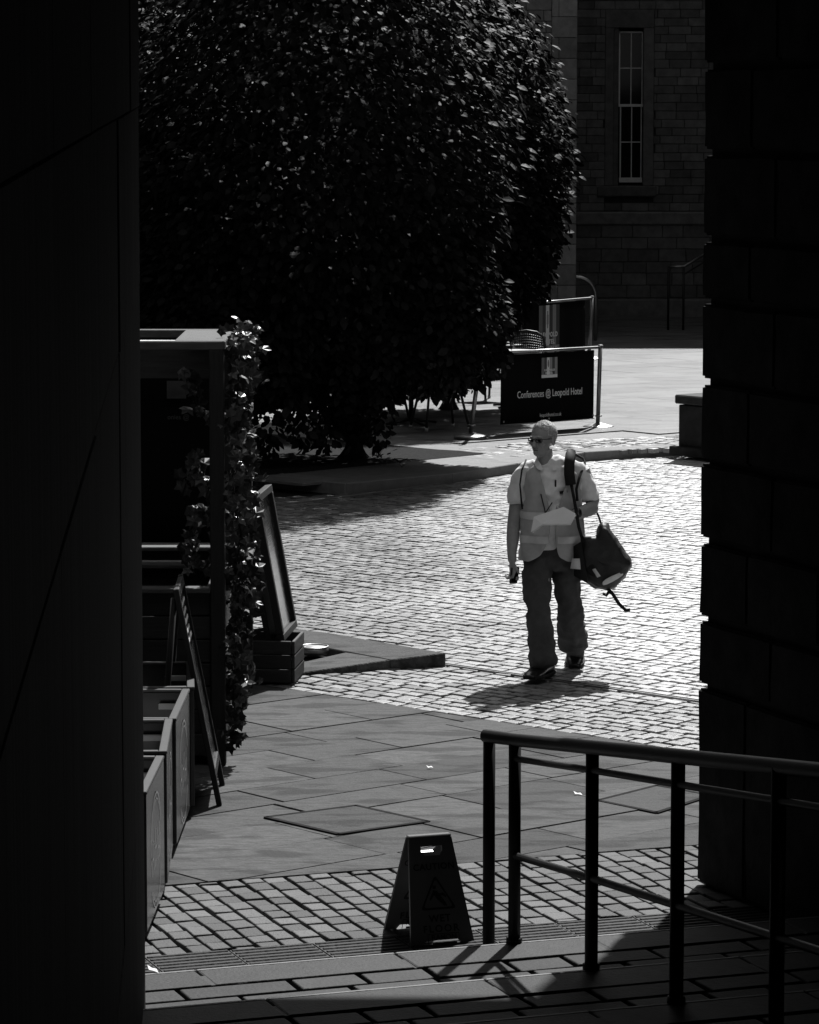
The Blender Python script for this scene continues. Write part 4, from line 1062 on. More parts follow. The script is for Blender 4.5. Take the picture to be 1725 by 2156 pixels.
trough('open metal trough nearest the camera at the left wall', TG(308, 1674), TG(345, 1597), TH)
trough('second open metal trough from the camera, its side nearly edge on', TG(351, 1588), TG(363, 1519), TH)
trough('third open metal trough from the camera, its printed emblem showing clearest', TG(370.5, 1519), TG(399, 1455.5), TH)
trough('farthest open metal trough in the row at the left wall', TG(409, 1452), TG(407, 1397), TH)

# ------------------------------------------------------------------ wet floor sign
rd = Vector((math.cos(R(20)), math.sin(R(20)), 0)); rp_ = Vector((rd.y, -rd.x, 0))     # rp_ towards the camera
topc = P(904, 1763, 16.0); ctr = Vector((topc.x, topc.y, 0))
ws = thing('wet_floor_sign', 'folding plastic caution wet floor sign standing at the foot of the steps', 'wet floor sign', ctr, R(20))
HT = topc.z; spread = .17
def leaf_sign(sgn_):
    """one leaf with a handle hole and a foot notch; local x along the ridge, v down the leaf"""
    o_ = bpy.data.objects.new('front_leaf' if sgn_ < 0 else 'rear_leaf', None); o_.empty_display_size = .05
    Ls = math.hypot(HT, spread)
    tw, bw3 = .105, .155
    def wid(v): return tw + (bw3 - tw) * v / Ls
    outer = [(-wid(0), 0), (-wid(Ls), Ls), (-wid(Ls) * .62, Ls), (-wid(Ls) * .52, Ls - .022), (wid(Ls) * .52, Ls - .022), (wid(Ls) * .62, Ls), (wid(Ls), Ls), (wid(0), 0)]
    hole = [(-.052, .038), (.052, .038), (.052, .062), (.036, .082), (-.036, .082), (-.052, .062)]
    bm = bmesh.new()
    def loop(pts, y): return [bm.verts.new((x, y, -v)) for x, v in pts]
    for y in (0.0, .016):
        a = loop(outer, y); b = loop(hole, y)
        es = [bm.edges.new((l[i], l[(i + 1) % len(l)])) for l in (a, b) for i in range(len(l))]
        bmesh.ops.triangle_fill(bm, use_beauty=True, use_dissolve=False, edges=es)
        if y == 0.0: a0, b0_ = a, b
        else:
            for l0, l1 in ((a0, a), (b0_, b)):
                for i in range(len(l0)):
                    j = (i + 1) % len(l0); bm.faces.new((l0[i], l0[j], l1[j], l1[i]))
    bmesh.ops.recalc_face_normals(bm, faces=bm.faces)
    me = from_bm('leaf_board', bm, M['sign_plastic'])
    o_ = ob('front_leaf' if sgn_ < 0 else 'rear_leaf', me, ws, (0, sgn_ * .012, HT))
    ang = math.atan2(spread, HT) * sgn_
    o_.rotation_euler = (ang, 0, 0)
    if sgn_ > 0: pass
    yo = -.0015 if sgn_ < 0 else -.0015
    def put(me_, x, v): ob(me_.name.split('.')[0], me_, o_, (x, yo, -v), (PI / 2, 0, 0))
    put(text_me('lettering', 'CAUTION', .042, M['sign_print'], .0006, .0008, spacing=1.1), 0, .135)
    put(text_me('lettering', 'WET', .046, M['sign_print'], .0006, .001, spacing=1.15), 0, .375)
    put(text_me('lettering', 'FLOOR', .046, M['sign_print'], .0006, .001, spacing=1.3), 0, .422)
    put(text_me('lettering', 'RAMON', .034, M['sign_print'], .0006, .0008), .01, .462)
    V, F = [], []
    tri = [(0, .172), (-.088, .333), (.088, .333)]
    pts = []
    for i in range(3):                                        # rounded triangle outline
        p0, p1, p2 = (Vector((*tri[(i + k) % 3], 0)) for k in (-1, 0, 1))
        d0 = (p0 - p1).normalized() * .022; d1 = (p2 - p1).normalized() * .022
        for k in range(5): s_ = k / 4; pts.append((p1 + d0) * (1 - s_) ** 2 + p1 * 2 * s_ * (1 - s_) + (p1 + d1) * s_ ** 2)
    cen = Vector((0, .275, 0))
    for p in pts: V.append((p.x, yo, -p.y)); q_ = p + (cen - p) * .17; V.append((q_.x, yo, -q_.y))
    n_ = len(pts)
    for i in range(n_): j = (i + 1) % n_; F.append((2 * i, 2 * i + 1, 2 * j + 1, 2 * j))
    ob('warning_triangle', meshdata('warning_triangle', V, F, M['sign_print']), o_)
    fig = [[(-.018, .222), (-.002, .222), (-.002, .238), (-.018, .238)], [(-.02, .242), (.0, .246), (.03, .29), (.045, .318), (.03, .318), (.0, .288), (-.018, .262)],
           [(.0, .262), (.03, .256), (.045, .272), (.04, .28), (.026, .268), (.008, .276)], [(-.02, .25), (-.04, .285), (-.034, .29), (-.012, .262)]]
    V, F = [], []
    for pl in fig:
        b = len(V); V += [(x, yo - .0002, -v) for x, v in pl]; F.append(tuple(range(b, b + len(pl))))
    ob('falling_figure', meshdata('falling_figure', V, F, M['sign_print']), o_)
    V, F = [], []
    for x0, x1, a, b_ in ((-.07, .085, .443, .446), (-.07, .085, .505, .508), (-.07, -.067, .443, .508), (.082, .085, .443, .508), (-.05, .07, .484, .496)):
        b = len(V); V += [(x0, yo, -a), (x1, yo, -a), (x1, yo, -b_), (x0, yo, -b_)]; F.append((b, b + 1, b + 2, b + 3))
    ob('maker_frame', meshdata('maker_frame', V, F, M['sign_print']), o_)
for s_ in (-1, 1): leaf_sign(s_)
ob('hinge', box_me('hinge', .21, .04, .014, M['sign_plastic'], .004), ws, (0, .008, HT + .006))

# ------------------------------------------------------------------ black handrail on the steps
hs = thing('handrail', 'black tubular steel handrail along the steps at lower right', 'handrail', G(1083, 1985, RISE))
h0 = Vector(hs.location)
q2 = G(1083, 1984, RISE); q3 = G(1245, 2040, 2 * RISE); q4 = G(1424, 2110, 3 * RISE)
sp4 = (q4 - q3); q5 = q4 + sp4; q5.z = 4 * RISE; q6 = q5 + sp4; q6.z = 5 * RISE; q7 = q6 + sp4; q7.z = 6 * RISE
q1 = P(1030, 1990, q2.y + .16); q1.z = 0
def rail_pt(px_, py_, q_): return P(px_, py_, q_.y)
r1, r2 = rail_pt(1022, 1549, q1), rail_pt(1083, 1557, q2); r4 = rail_pt(1424, 1592, q4); r3 = r2 + (r4 - r2) * ((q3.y - q2.y) / (q4.y - q2.y))
sl = (r4 - r3); r5 = r4 + sl; r6 = r5 + sl; r7 = r6 + sl
tube('top_rail', [p - h0 for p in (r1, r2, r3, r4, r5, r6, r7)], .030, M['steel_black'], hs, 14, dome=.02)
px1 = Vector((P(1030, 1700, q1.y).x, q1.y, 0))
posts_ = [(px1, r1 + (r2 - r1) * .12)] + list(zip((q2, q3, q4, q5, q6, q7), (r2, r3, r4, r5, r6, r7)))
for b, tt_ in posts_:
    tube('post', [Vector((b.x, b.y, b.z)) - h0, Vector((b.x, b.y, tt_.z)) - h0], .0275, M['steel_black'], hs, 12)
    tube('post_collar', [Vector((b.x, b.y, b.z - .002)) - h0, Vector((b.x, b.y, b.z + .022)) - h0], .036, M['steel_black'], hs, 14)
dn1 = Vector((0, 0, -.075))
for dz in (-.085, -.52):
    pp_ = [Vector((b.x, b.y, tt_.z + dz - (.03 * i if dz < -.3 else 0.012 * i))) - h0 for i, (b, tt_) in enumerate(posts_[1:])]
    tube('lower_rail', pp_, .015 if dz > -.3 else .017, M['steel_black'], hs, 10)

# ------------------------------------------------------------------ the walking man
YM = 23.75
def Q(px_, py_, dy=0.0): return P(px_, py_, YM + dy)
base = G(1165, 1425); base.y = YM
man = thing('person', 'grey haired man in glasses and hi-vis vest walking across the cobbles', 'person', (base.x, YM, 0))
m0 = Vector(man.location)
def rel(p): return Vector(p) - m0
def S(V, F, pts, rad, seg=14, ref=Vector((1, 0, 0)), dome=0.01): tube_geo([rel(p) for p in pts], rad, seg, ref, True, V, F, dome)
# -- body: head, neck, torso, arms, hands, legs as one skin
V, F = [], []
YAW = R(-38)     # face turned to the left of the picture
hc = Q(1143, 926)
RH = Matrix.Rotation(YAW, 3, 'Z') @ Matrix.Rotation(R(4), 3, 'X')
def hp_(x, y, z): return rel(hc + RH @ Vector((x, y, z)))       # local: -y is the face
ellipsoid(V, F, hp_(0, .014, .028), (.078, .096, .088), RH, 20, 14)        # skull
ellipsoid(V, F, hp_(0, -.028, -.022), (.064, .062, .082), RH, 18, 12)      # face
ellipsoid(V, F, hp_(0, -.046, -.078), (.044, .040, .034), RH, 14, 10)      # chin
ellipsoid(V, F, hp_(0, -.020, -.062), (.060, .056, .042), RH, 14, 10)      # jaw
ellipsoid(V, F, hp_(0, -.080, .024), (.052, .018, .012), RH, 12, 8)        # brow
tube_geo([hp_(0, -.084, .018), hp_(0, -.100, -.012), hp_(0, -.108, -.026), hp_(0, -.094, -.034)], [(.008, .010), (.011, .013), (.013, .017), (.008, .013)], 10, RH @ Vector((0, -1, 0)), True, V, F, .004)   # nose
ellipsoid(V, F, hp_(0, -.082, -.054), (.025, .012, .0055), RH, 12, 8); ellipsoid(V, F, hp_(0, -.080, -.066), (.022, .012, .006), RH, 12, 8)   # lips
for sx in (-1, 1):
    ellipsoid(V, F, hp_(sx * .040, -.068, -.014), (.024, .020, .020), RH, 10, 8)    # cheeks
    RE = RH @ Matrix.Rotation(sx * R(-18), 3, 'Z')
    ellipsoid(V, F, hp_(sx * .081, .010, -.006), (.009, .020, .033), RE, 10, 8)     # ears
nb = Q(1151, 990, .03); S(V, F, [nb + Vector((0, .01, -.06)), nb, hc + Vector((.01, .02, -.07))], [(.075, .07), (.060, .062), (.056, .06)])
# torso core
S(V, F, [Q(1163, 1195, .05), Q(1164, 1150, .05), Q(1164, 1090, .04), Q(1163, 1030, .04), Q(1162, 990, .05)], [(.155, .10), (.165, .11), (.165, .12), (.17, .11), (.13, .08)], 18)
# right arm (left in the picture), hanging
S(V, F, [Q(1106, 990, .05), Q(1094, 1030, .06), Q(1086, 1075, .06), Q(1082, 1105, .05), Q(1080, 1135, .02), Q(1078, 1165, -.02), Q(1079, 1182, -.035)],
  [(.058, .058), (.056, .056), (.048, .05), (.046, .048), (.044, .046), (.032, .036), (.030, .034)])
# left arm, elbow bent, forearm across the belly
S(V, F, [Q(1224, 990, .06), Q(1238, 1025, .08), Q(1248, 1055, .08), Q(1246, 1070, .03), Q(1230, 1077, -.06), Q(1213, 1081, -.15), Q(1207, 1083, -.17)],
  [(.06, .058), (.056, .054), (.05, .05), (.05, .05), (.044, .046), (.032, .034), (.029, .031)], ref=Vector((0, 0, 1)))
# hands: palm, four fingers, thumb
def hand(w_, dirv, palm_n, thumb_side, curl, s=1.0):
    d = Vector(dirv).normalized(); n_ = Vector(palm_n); n_ = (n_ - d * n_.dot(d)).normalized(); sd3 = d.cross(n_) * thumb_side
    k = w_ + d * .045 * s
    tube_geo([rel(w_ - d * .01), rel(w_ + d * .03 * s), rel(w_ + d * .085 * s)], [(.016 * s, .027 * s), (.019 * s, .040 * s), (.014 * s, .041 * s)], 12, n_, True, V, F, .008)
    for i, (off, ln_) in enumerate(((.031, .070), (.010, .078), (-.011, .072), (-.031, .058))):
        p = w_ + d * .085 * s + sd3 * off * s; dd_ = d.copy(); ch_ = [p - d * .012]
        for seg_ in range(3):
            dd_ = (Matrix.Rotation(curl[seg_] * (1 + .1 * i), 3, d.cross(n_)) @ dd_).normalized(); p = p + dd_ * ln_ * s * (.42, .32, .26)[seg_]; ch_.append(p)
        tube_geo([rel(c_) for c_ in ch_], [(.0095 * s, .0095 * s), (.0088 * s, .0088 * s), (.008 * s, .008 * s), (.0065 * s, .0065 * s)], 8, n_, True, V, F, .005)
    p = w_ + d * .03 * s + sd3 * .036 * s; ch_ = [p - sd3 * .02, p, p + d * .03 * s + sd3 * .016 * s + n_ * .012, p + d * .058 * s + sd3 * .006 * s + n_ * .03]
    tube_geo([rel(c_) for c_ in ch_], [(.012 * s, .012 * s), (.012 * s, .012 * s), (.0105 * s, .0105 * s), (.008 * s, .008 * s)], 8, n_, True, V, F, .005)
hw = Q(1079, 1182, -.035)
hand(hw, (.03, -.12, -1), (.85, .35, 0), 1, (R(-28), R(-45), R(-40)))
hw2 = Q(1208, 1083, -.17)
hand(hw2, (-.95, -.35, .05), (-.1, .35, -.93), -1, (R(-25), R(-40), R(-35)))
# legs (inside the trousers) and feet
hipR, kneeR, ankR = Q(1135, 1190, .03), Q(1137, 1300, -.16), Q(1140, 1405, -.30)
hipL, kneeL, ankL = Q(1192, 1190, .05), Q(1203, 1300, .06), Q(1212, 1378, .40)
S(V, F, [hipR, kneeR, ankR], [(.085, .085), (.055, .06), (.04, .045)]); S(V, F, [hipL, kneeL, ankL], [(.085, .085), (.055, .06), (.04, .045)])
body = fuse('body', V, F, M['skin'], .0055, 2, man)
# -- hair: a short cap over the skull, thin on top
V, F = [], []
ellipsoid(V, F, hp_(0, .022, .036), (.0815, .097, .089), RH, 24, 16)
def hairmask(p):
    l = RH.transposed() @ (p + m0 - hc); return (l.z > .066 - .55 * (l.y + .03) and l.y > -.052) or (l.y > .028 and l.z > -.055) or (abs(l.x) > .06 and l.y > -.03 and l.z > .022)
me = meshdata('hair', V, F, M['hair'], True); bm = bmesh.new(); bm.from_mesh(me)
bmesh.ops.subdivide_edges(bm, edges=bm.edges[:], cuts=2, use_grid_fill=True)
bmesh.ops.delete(bm, geom=[f for f in bm.faces if not hairmask(f.calc_center_median())], context='FACES')
bm.normal_update()
for v in bm.verts:
    d = (v.co + m0 - (hc + RH @ Vector((0, .02, .03)))).normalized(); v.co += d * (.0015 + .003 * noise.noise(v.co * 45) + .0025 * noise.noise(v.co * 110))
bm.to_mesh(me); bm.free()
h_o = ob('hair', me, man); s_ = h_o.modifiers.new('s', 'SOLIDIFY'); s_.thickness = .008; s_.offset = -1
V, F = [], []; cc_ = RH @ Vector((0, .02, .03)) + hc - m0
fcs = [p for p in me.polygons]
for i in range(1500):
    p = random.choice(fcs); c_ = Vector(p.center); nrm = (c_ - cc_).normalized()
    tg = (RH @ Vector((random.uniform(-.5, .5), .8, random.uniform(-.9, .2)))); tg = (tg - nrm * tg.dot(nrm)).normalized(); sdv = nrm.cross(tg) * .0016
    c_ = c_ + tg * random.uniform(-.006, .006) + nrm.cross(tg) * random.uniform(-.006, .006); b = len(V); ln_ = random.uniform(.010, .020)
    V += [c_ - sdv, c_ + sdv, c_ + tg * ln_ + nrm * random.uniform(.002, .007)]; F.append((b, b + 1, b + 2))
ob('hair_strands', meshdata('hair_strands', V, F, M['hair']), man)
for sx in (-1, 1):
    V, F = [], []; ellipsoid(V, F, hp_(sx * .033, -.0835, .006), (.012, .006, .006), RH, 10, 8); ob('eye', meshdata('eye', V, F, M['dark'], True), man)
tube('mouth', [hp_(-.022, -.0885, -.0600), hp_(0, -.0955, -.0598), hp_(.022, -.0885, -.0600)], .0022, M['dark'], man, 6)
for sx in (-1, 1):
    tube('eyebrow', [hp_(sx * .016, -.0935, .030), hp_(sx * .034, -.090, .034), hp_(sx * .052, -.076, .028)], [(.003, .005), (.004, .006), (.002, .003)], M['hair'], man, 6)
# -- glasses
gl = bpy.data.objects.new('glasses', None); gl.empty_display_size = .05; link(gl, man)
for sx in (-1, 1):
    rim = [hp_(sx * .034 + sx * 0 + .024 * math.cos(a), -.098 + .012 * abs(math.cos(a)) * (1 if math.cos(a) * sx > 0 else 0), sx * 0 + .008 + .0125 * math.sin(a)) for a in [2 * PI * i / 16 for i in range(17)]]
    tube('rim', rim, .0028, M['dark'], gl, 6)
    ob('lens', meshdata('lens', [r_ for r_ in rim[:16]], [tuple(range(16))], M['clear']), gl)
    tube('temple', [hp_(sx * .059, -.088, .016), hp_(sx * .077, -.03, .014), hp_(sx * .082, .015, .010)], .0028, M['dark'], gl, 6)
tube('bridge', [hp_(-.010, -.099, .014), hp_(0, -.102, .017), hp_(.010, -.099, .014)], .0025, M['dark'], gl, 6)
# -- shirt
V, F = [], []
S(V, F, [Q(1163, 1150, .05), Q(1163, 1110, .045), Q(1163, 1065, .035), Q(1163, 1025, .035), Q(1163, 1000, .045), Q(1160, 981, .05), Q(1154, 968, .05)],
  [(.190, .130), (.195, .145), (.195, .148), (.192, .135), (.19, .112), (.135, .088), (.08, .072)], 24)
S(V, F, [Q(1130, 986, .05), Q(1112, 993, .05), Q(1100, 1010, .05), Q(1092, 1030, .055), Q(1087, 1050, .055), Q(1087, 1058, .055)], [(.06, .06), (.068, .066), (.068, .068), (.066, .070), (.066, .072), (.060, .064)], 18)
S(V, F, [Q(1196, 986, .05), Q(1214, 993, .06), Q(1226, 1010, .07), Q(1234, 1030, .075), Q(1239, 1046, .075), Q(1240, 1053, .07)], [(.06, .06), (.068, .066), (.068, .068), (.067, .07), (.068, .07), (.062, .064)], 18)
shirt = fuse('shirt', V, F, M['shirt'], .008, 1, man, .012, 10.0)
# collar: two folded points
cb = Q(1150, 972, .02)
for sx in (-1, 1):
    pts = [(.0, .075, .045), (.066, .03, .042), (.07, -.035, .02), (.014, -.088, -.045), (.055, -.098, -.062), (.092, -.05, -.02), (.088, .03, .008), (.0, .095, .015)]
    V = [rel(cb + Vector((sx * x + .008, y, z))) for x, y, z in pts]
    me = meshdata('collar', V, [(0, 1, 6, 7), (1, 2, 5, 6), (2, 3, 4, 5)], M['shirt']); o = ob('collar', me, man)
    s_ = o.modifiers.new('s', 'SOLIDIFY'); s_.thickness = .005; s2 = o.modifiers.new('b', 'SUBSURF'); s2.levels = s2.render_levels = 2
ob('pen', box_me('pen', .012, .008, .05, M['dark'], .003), man, rel(Q(1170, 1018, -.10)))
ob('name_badge', box_me('name_badge', .055, .006, .02, M['dark'], .002), man, rel(Q(1187, 1036, -.108)), (0, R(-8), 0))
# -- hi-vis waistcoat, open at the front
lev = [(1178, .222, .160), (1160, .220, .162), (1140, .216, .166), (1118, .214, .170), (1095, .212, .170), (1072, .212, .166), (1048, .213, .160), (1022, .216, .148), (1003, .205, .128), (988, .172, .106), (974, .115, .085)]
opn = [(.34, -.16), (.20, -.10), (.10, -.05), (.06, -.02), (.05, .0), (.07, .02), (.16, .02), (.26, .03), (.36, .03), (.55, .05), (.75, .05)]   # half opening angle, shift
def vest_pt(level, th, grow=0.0):
    i = min(int(level), len(lev) - 2); f = level - i
    L_ = [a * (1 - f) + b * f for a, b in zip(lev[i], lev[i + 1])]
    c_ = Q(1163, L_[0], .04); e = 2.3
    cs, sn = math.sin(th), -math.cos(th)
    x = abs(cs) ** (2 / e) * math.copysign(1, cs) * (L_[1] + grow); y = abs(sn) ** (2 / e) * math.copysign(1, sn) * (L_[2] + grow)
    p = Vector((c_.x + x, c_.y + y, c_.z)); wv = .013 * noise.noise(Vector((th * 2.6, level * 1.1, 3))) + .005 * math.sin(th * 7 + level * 1.7) + .006 * noise.noise(Vector((th * 7, level * 2.5, 8)))
    return rel(p + Vector((cs, sn, 0)) * wv)
def vest_open(level):
    i = min(int(level), len(opn) - 2); f = level - i
    return opn[i][0] * (1 - f) + opn[i + 1][0] * f, opn[i][1] * (1 - f) + opn[i + 1][1] * f
NV, NT = 34, 46
V, F = [], []
for j in range(NV + 1):
    lv_ = (len(lev) - 1) * j / NV; ho, sh = vest_open(lv_)
    for i in range(NT + 1):
        th = sh + ho + (2 * PI - 2 * ho) * i / NT
        # lower hem is scalloped; armholes are cut out below
        drop = 0
        p = vest_pt(lv_, th)
        if j < 3 and i in (0, 1, NT - 1, NT): p = p + Vector((0, 0, (.03, .015, .004)[j] * (1 if i in (0, NT) else .4)))
        if th > PI: p.z += 0
        V.append(p)
for j in range(NV):
    for i in range(NT):
        thm = (sum(vest_open((len(lev) - 1) * (j + .5) / NV)) + (2 * PI - 2 * vest_open((len(lev) - 1) * (j + .5) / NV)[0]) * (i + .5) / NT) % (2 * PI)
        lvm = (len(lev) - 1) * (j + .5) / NV
        ah = lvm > 5.4 and lvm < 9.3 and min(abs(thm - PI / 2), abs(thm - 3 * PI / 2)) < .52 - .05 * abs(lvm - 7.2)
        if ah: continue
        a = j * (NT + 1) + i; F.append((a, a + 1, a + NT + 2, a + NT + 1))
vo = ob('waistcoat', meshdata('waistcoat', V, F, M['vest'], True), man)
s_ = vo.modifiers.new('s', 'SOLIDIFY'); s_.thickness = .006; s_.offset = 1; s2 = vo.modifiers.new('b', 'SUBSURF'); s2.levels = s2.render_levels = 1
def vest_band(l0, l1, t0, t1, name='reflective_band'):
    V, F = [], []; n_ = 22
    for j in range(3):
        for i in range(n_ + 1): V.append(vest_pt(l0 + (l1 - l0) * j / 2, t0 + (t1 - t0) * i / n_, .0105))
    for j in range(2):
        for i in range(n_): a = j * (n_ + 1) + i; F.append((a, a + 1, a + n_ + 2, a + n_ + 1))
    o = ob(name, meshdata(name, V, F, M['reflective'], True), man)
vest_band(2.05, 2.75, .1, PI - .1); vest_band(2.05, 2.75, PI + .1, 2 * PI - .12)
vest_band(4.25, 4.95, .12, PI * .55); vest_band(4.25, 4.95, 1.45 * PI, 2 * PI - .1)
tube('gap_shade', [rel(Q(1139, 1040, -.12)), rel(Q(1147, 1072, -.145)), rel(Q(1149, 1085, -.15))], .004, M['strap'], man, 6)  # dark lines drawn in for the shaded gap between shirt and waistcoat
tube('gap_shade', [rel(Q(1163, 1058, -.13)), rel(Q(1150, 1078, -.145)), rel(Q(1150, 1095, -.15))], .004, M['strap'], man, 6)
# -- trousers
V, F = [], []
S(V, F, [Q(1163, 1120, .05), Q(1163, 1150, .05), Q(1163, 1178, .05), Q(1163, 1196, .05)], [(.165, .115), (.185, .13), (.195, .138), (.185, .125)], 22)
S(V, F, [Q(1134, 1175, .04), Q(1131, 1215, .0), Q(1131, 1260, -.08), Q(1135, 1290, -.14), Q(1137, 1320, -.18), Q(1140, 1355, -.22), Q(1143, 1382, -.25), Q(1144, 1395, -.265), Q(1145, 1402, -.27)],
  [(.098, .112), (.098, .115), (.085, .10), (.078, .094), (.080, .092), (.086, .095), (.090, .098), (.090, .10), (.082, .085)], 20)
S(V, F, [Q(1192, 1175, .05), Q(1193, 1215, .06), Q(1196, 1260, .06), Q(1202, 1295, .08), Q(1204, 1325, .16), Q(1206, 1347, .24), Q(1204, 1357, .28), Q(1203, 1362, .29)],
  [(.100, .112), (.095, .112), (.080, .1), (.082, .095), (.094, .10), (.102, .105), (.095, .10), (.08, .085)], 20)
S(V, F, [Q(1210, 1345, .25), Q(1213, 1365, .34), Q(1214, 1380, .39)], [(.06, .07), (.056, .065), (.052, .06)], 14)
def tw_fold(p):
    return .0055 * math.sin(p.z * 26 + 2.5 * noise.noise(p * 5) + p.x * 12) * (0.35 + max(0, min(1, (.75 - p.z) * 1.5)))
fuse('trousers', V, F, M['trouser'], .008, 1, man, .011, 9.5, tw_fold)
tube('belt', [rel(Q(1163 + 62 * math.sin(a), 1163, .05 - .125 * math.cos(a))) for a in [2 * PI * i / 24 for i in range(25)]], [(.016, .006)] * 25, M['strap'], man, 6)
# -- shoes
def shoe(heel, toe, w_, lift, roll=0.0):
    d = (toe - heel); d.z = 0; L_ = d.length; d.normalize(); V, F = [], []
    up = Vector((0, 0, 1))
    st = [(0.0, .036, .030, .035), (.05, .052, .040, .045), (.25, .058, .044, .052), (.45, .058, .040, .046), (.65, .064, .034, .036), (.85, .058, .026, .028), (.97, .036, .016, .018)]
    pts, rad = [], []
    for t_, hw_, hh, zc in st: 
        q_ = heel + (toe - heel) * t_; pts.append(q_ + up * (zc)); rad.append((hh, hw_ * w_))
    tube_geo([rel(p) for p in pts], rad, 16, up, True, V, F, .008)
    an = heel + (toe - heel) * .22
    tube_geo([rel(an + up * .05), rel(an + up * .13)], [(.062, .052), (.05, .045)], 14, d, True, V, F, .004)
    o = fuse('shoe', V, F, M['shoe'], .006, 3, man)
    V, F = [], []
    for t_, hw_, hh, zc in st:
        q_ = heel + (toe - heel) * t_; sdv = Vector((-d.y, d.x, 0)) * (hw_ * w_ + .004)
        for pz in (.004, .026): V += [rel(q_ - sdv + up * pz), rel(q_ + sdv + up * pz)]
    for i in range(len(st) - 1):
        a, b = 4 * i, 4 * i + 4
        F += [(a, b, b + 1, a + 1), (a + 2, a + 3, b + 3, b + 2), (a, a + 2, b + 2, b), (a + 1, b + 1, b + 3, a + 3)]
    F += [(0, 1, 3, 2), (len(V) - 4, len(V) - 2, len(V) - 1, len(V) - 3)]
    ob('sole', meshdata('sole', V, F, M['strap']), o)
hr_ = G(1150, 1419, .0); tr_ = G(1113, 1441, .0)
shoe(Vector((hr_.x + .02, hr_.y + .02, .0)), Vector((tr_.x, tr_.y - .05, .035)), 1.0, 0)
hl_ = G(1213, 1391, .0); tl_ = G(1210, 1407, 0)
shoe(Vector((hl_.x, hl_.y + .09, .05)), Vector((tl_.x, tl_.y - .04, .0)), 1.0, 0)
# -- watch
wq = rel(Q(1214, 1080.5, -.145)); tube('watch_strap', [wq + Vector((.012, .012, 0)), wq - Vector((.010, .010, 0))], .035, M['dark'], man, 16)

# -- things he carries
pp_ = [Q(1118, 1121, -.31), Q(1124, 1088, -.30), Q(1187, 1067, -.27), Q(1212, 1081, -.26), Q(1201, 1103, -.28), Q(1141, 1104, -.32)]
pc_ = sum(pp_, Vector()) / 6
pa_ = thing('papers', 'folded white papers held in front of the man', 'papers', pc_)
for k, (sc_, dy) in enumerate(((1.0, 0), (.95, .012), (.97, .022))):
    qs = [(p - pc_) * sc_ + Vector((0.004 * k, dy, -.006 * k)) for p in pp_]
    V = [qs[0], qs[1], qs[5], qs[2], qs[4], qs[3]]
    o = ob('sheet', meshdata('sheet', V, [(0, 2, 1), (1, 2, 3), (2, 4, 3), (3, 4, 5)], M['paper']), pa_); s_ = o.modifiers.new('s', 'SOLIDIFY'); s_.thickness = .002
hq = Q(1083, 1211, -.045)
ph = thing('phone', 'small dark handset held in his lowered hand', 'phone', hq); ph.rotation_euler = (R(8), R(4), R(35))
ob('case', box_me('case', .062, .022, .115, M['dark'], .006), ph); ob('screen', box_me('screen', .05, .003, .09, M['window_dark'], 0), ph, (0, -.0125, .005))
ob('cap', box_me('cap', .028, .024, .03, M['white_plastic'], .004), ph, (.02, -.004, -.02))
# bag
bgc = Q(1272, 1165, .05)
bag = thing('shoulder_bag', 'bulky dark delivery bag with reflective strips hanging from his shoulder', 'bag', bgc)
def rb(p): return Vector(p) - bgc
out = [(1222, 1128), (1240, 1128), (1256, 1131), (1262, 1112), (1268, 1100), (1278, 1103), (1290, 1125), (1310, 1155), (1327, 1180), (1329, 1192), (1316, 1212), (1295, 1236), (1278, 1241), (1256, 1236), (1238, 1228), (1226, 1205), (1218, 1170)]
cx_ = sum(p[0] for p in out) / len(out); cy_ = sum(p[1] for p in out) / len(out)
V, F = [], []; n_ = len(out); rings = [(-.17, .55), (-.165, .8), (-.13, .95), (-.05, 1.0), (.06, 1.0), (.13, .94), (.165, .75)]
for dy, s in rings:
    for x, y in out: V.append(rb(Q(cx_ + (x - cx_) * s, cy_ + (y - cy_) * s, .06 + dy)))
for r in range(len(rings) - 1):
    for i in range(n_): j = (i + 1) % n_; F.append((r * n_ + i, r * n_ + j, (r + 1) * n_ + j, (r + 1) * n_ + i))
F.append(tuple(reversed(range(n_)))); F.append(tuple((len(rings) - 1) * n_ + i for i in range(n_)))
bm0 = m0.copy()
V2 = [v + bgc - m0 for v in V]
bo = fuse('bag_body', V2, F, M['bag'], .009, 4, None, .012, 7.0, None); bo.location = m0 - bgc; bo.parent = bag
# sagging flap over the mouth of the bag and side gusset
def patch(name, pts_px, depth, m, parent, org, th=.006, sub=2):
    n_ = len(pts_px); V = [Q(x, y, d_) - org for x, y, d_ in pts_px]
    nx = n_ // 2; F = [(i, i + 1, nx + i + 1, nx + i) for i in range(nx - 1)]
    o = ob(name, meshdata(name, V, F, m, True), parent); s_ = o.modifiers.new('s', 'SOLIDIFY'); s_.thickness = th; s_.offset = 0
    if sub: q_ = o.modifiers.new('b', 'SUBSURF'); q_.levels = q_.render_levels = sub
    return o
patch('flap', [(1236, 1127, .02), (1262, 1124, -.06), (1292, 1132, -.06), (1318, 1165, .0), (1240, 1150, -.10), (1262, 1195, -.135), (1290, 1190, -.13), (1326, 1186, -.04)], 0, M['bag'], bag, bgc, .01)
patch('gusset', [(1222, 1130, -.03), (1232, 1127, -.06), (1240, 1135, -.08), (1226, 1200, -.10), (1244, 1215, -.13), (1262, 1225, -.14)], 0, M['strap'], bag, bgc, .008)
patch('reflective_strip', [(1265, 1225, -.155), (1285, 1213, -.15), (1319, 1199, -.085), (1267, 1237, -.135), (1290, 1226, -.13), (1315, 1211, -.085)], 0, M['reflective'], bag, bgc, .003, 1)
patch('reflective_strip', [(1247, 1199, -.155), (1254, 1197, -.16), (1258, 1216, -.155), (1265, 1213, -.16)], 0, M['reflective'], bag, bgc, .003, 0)
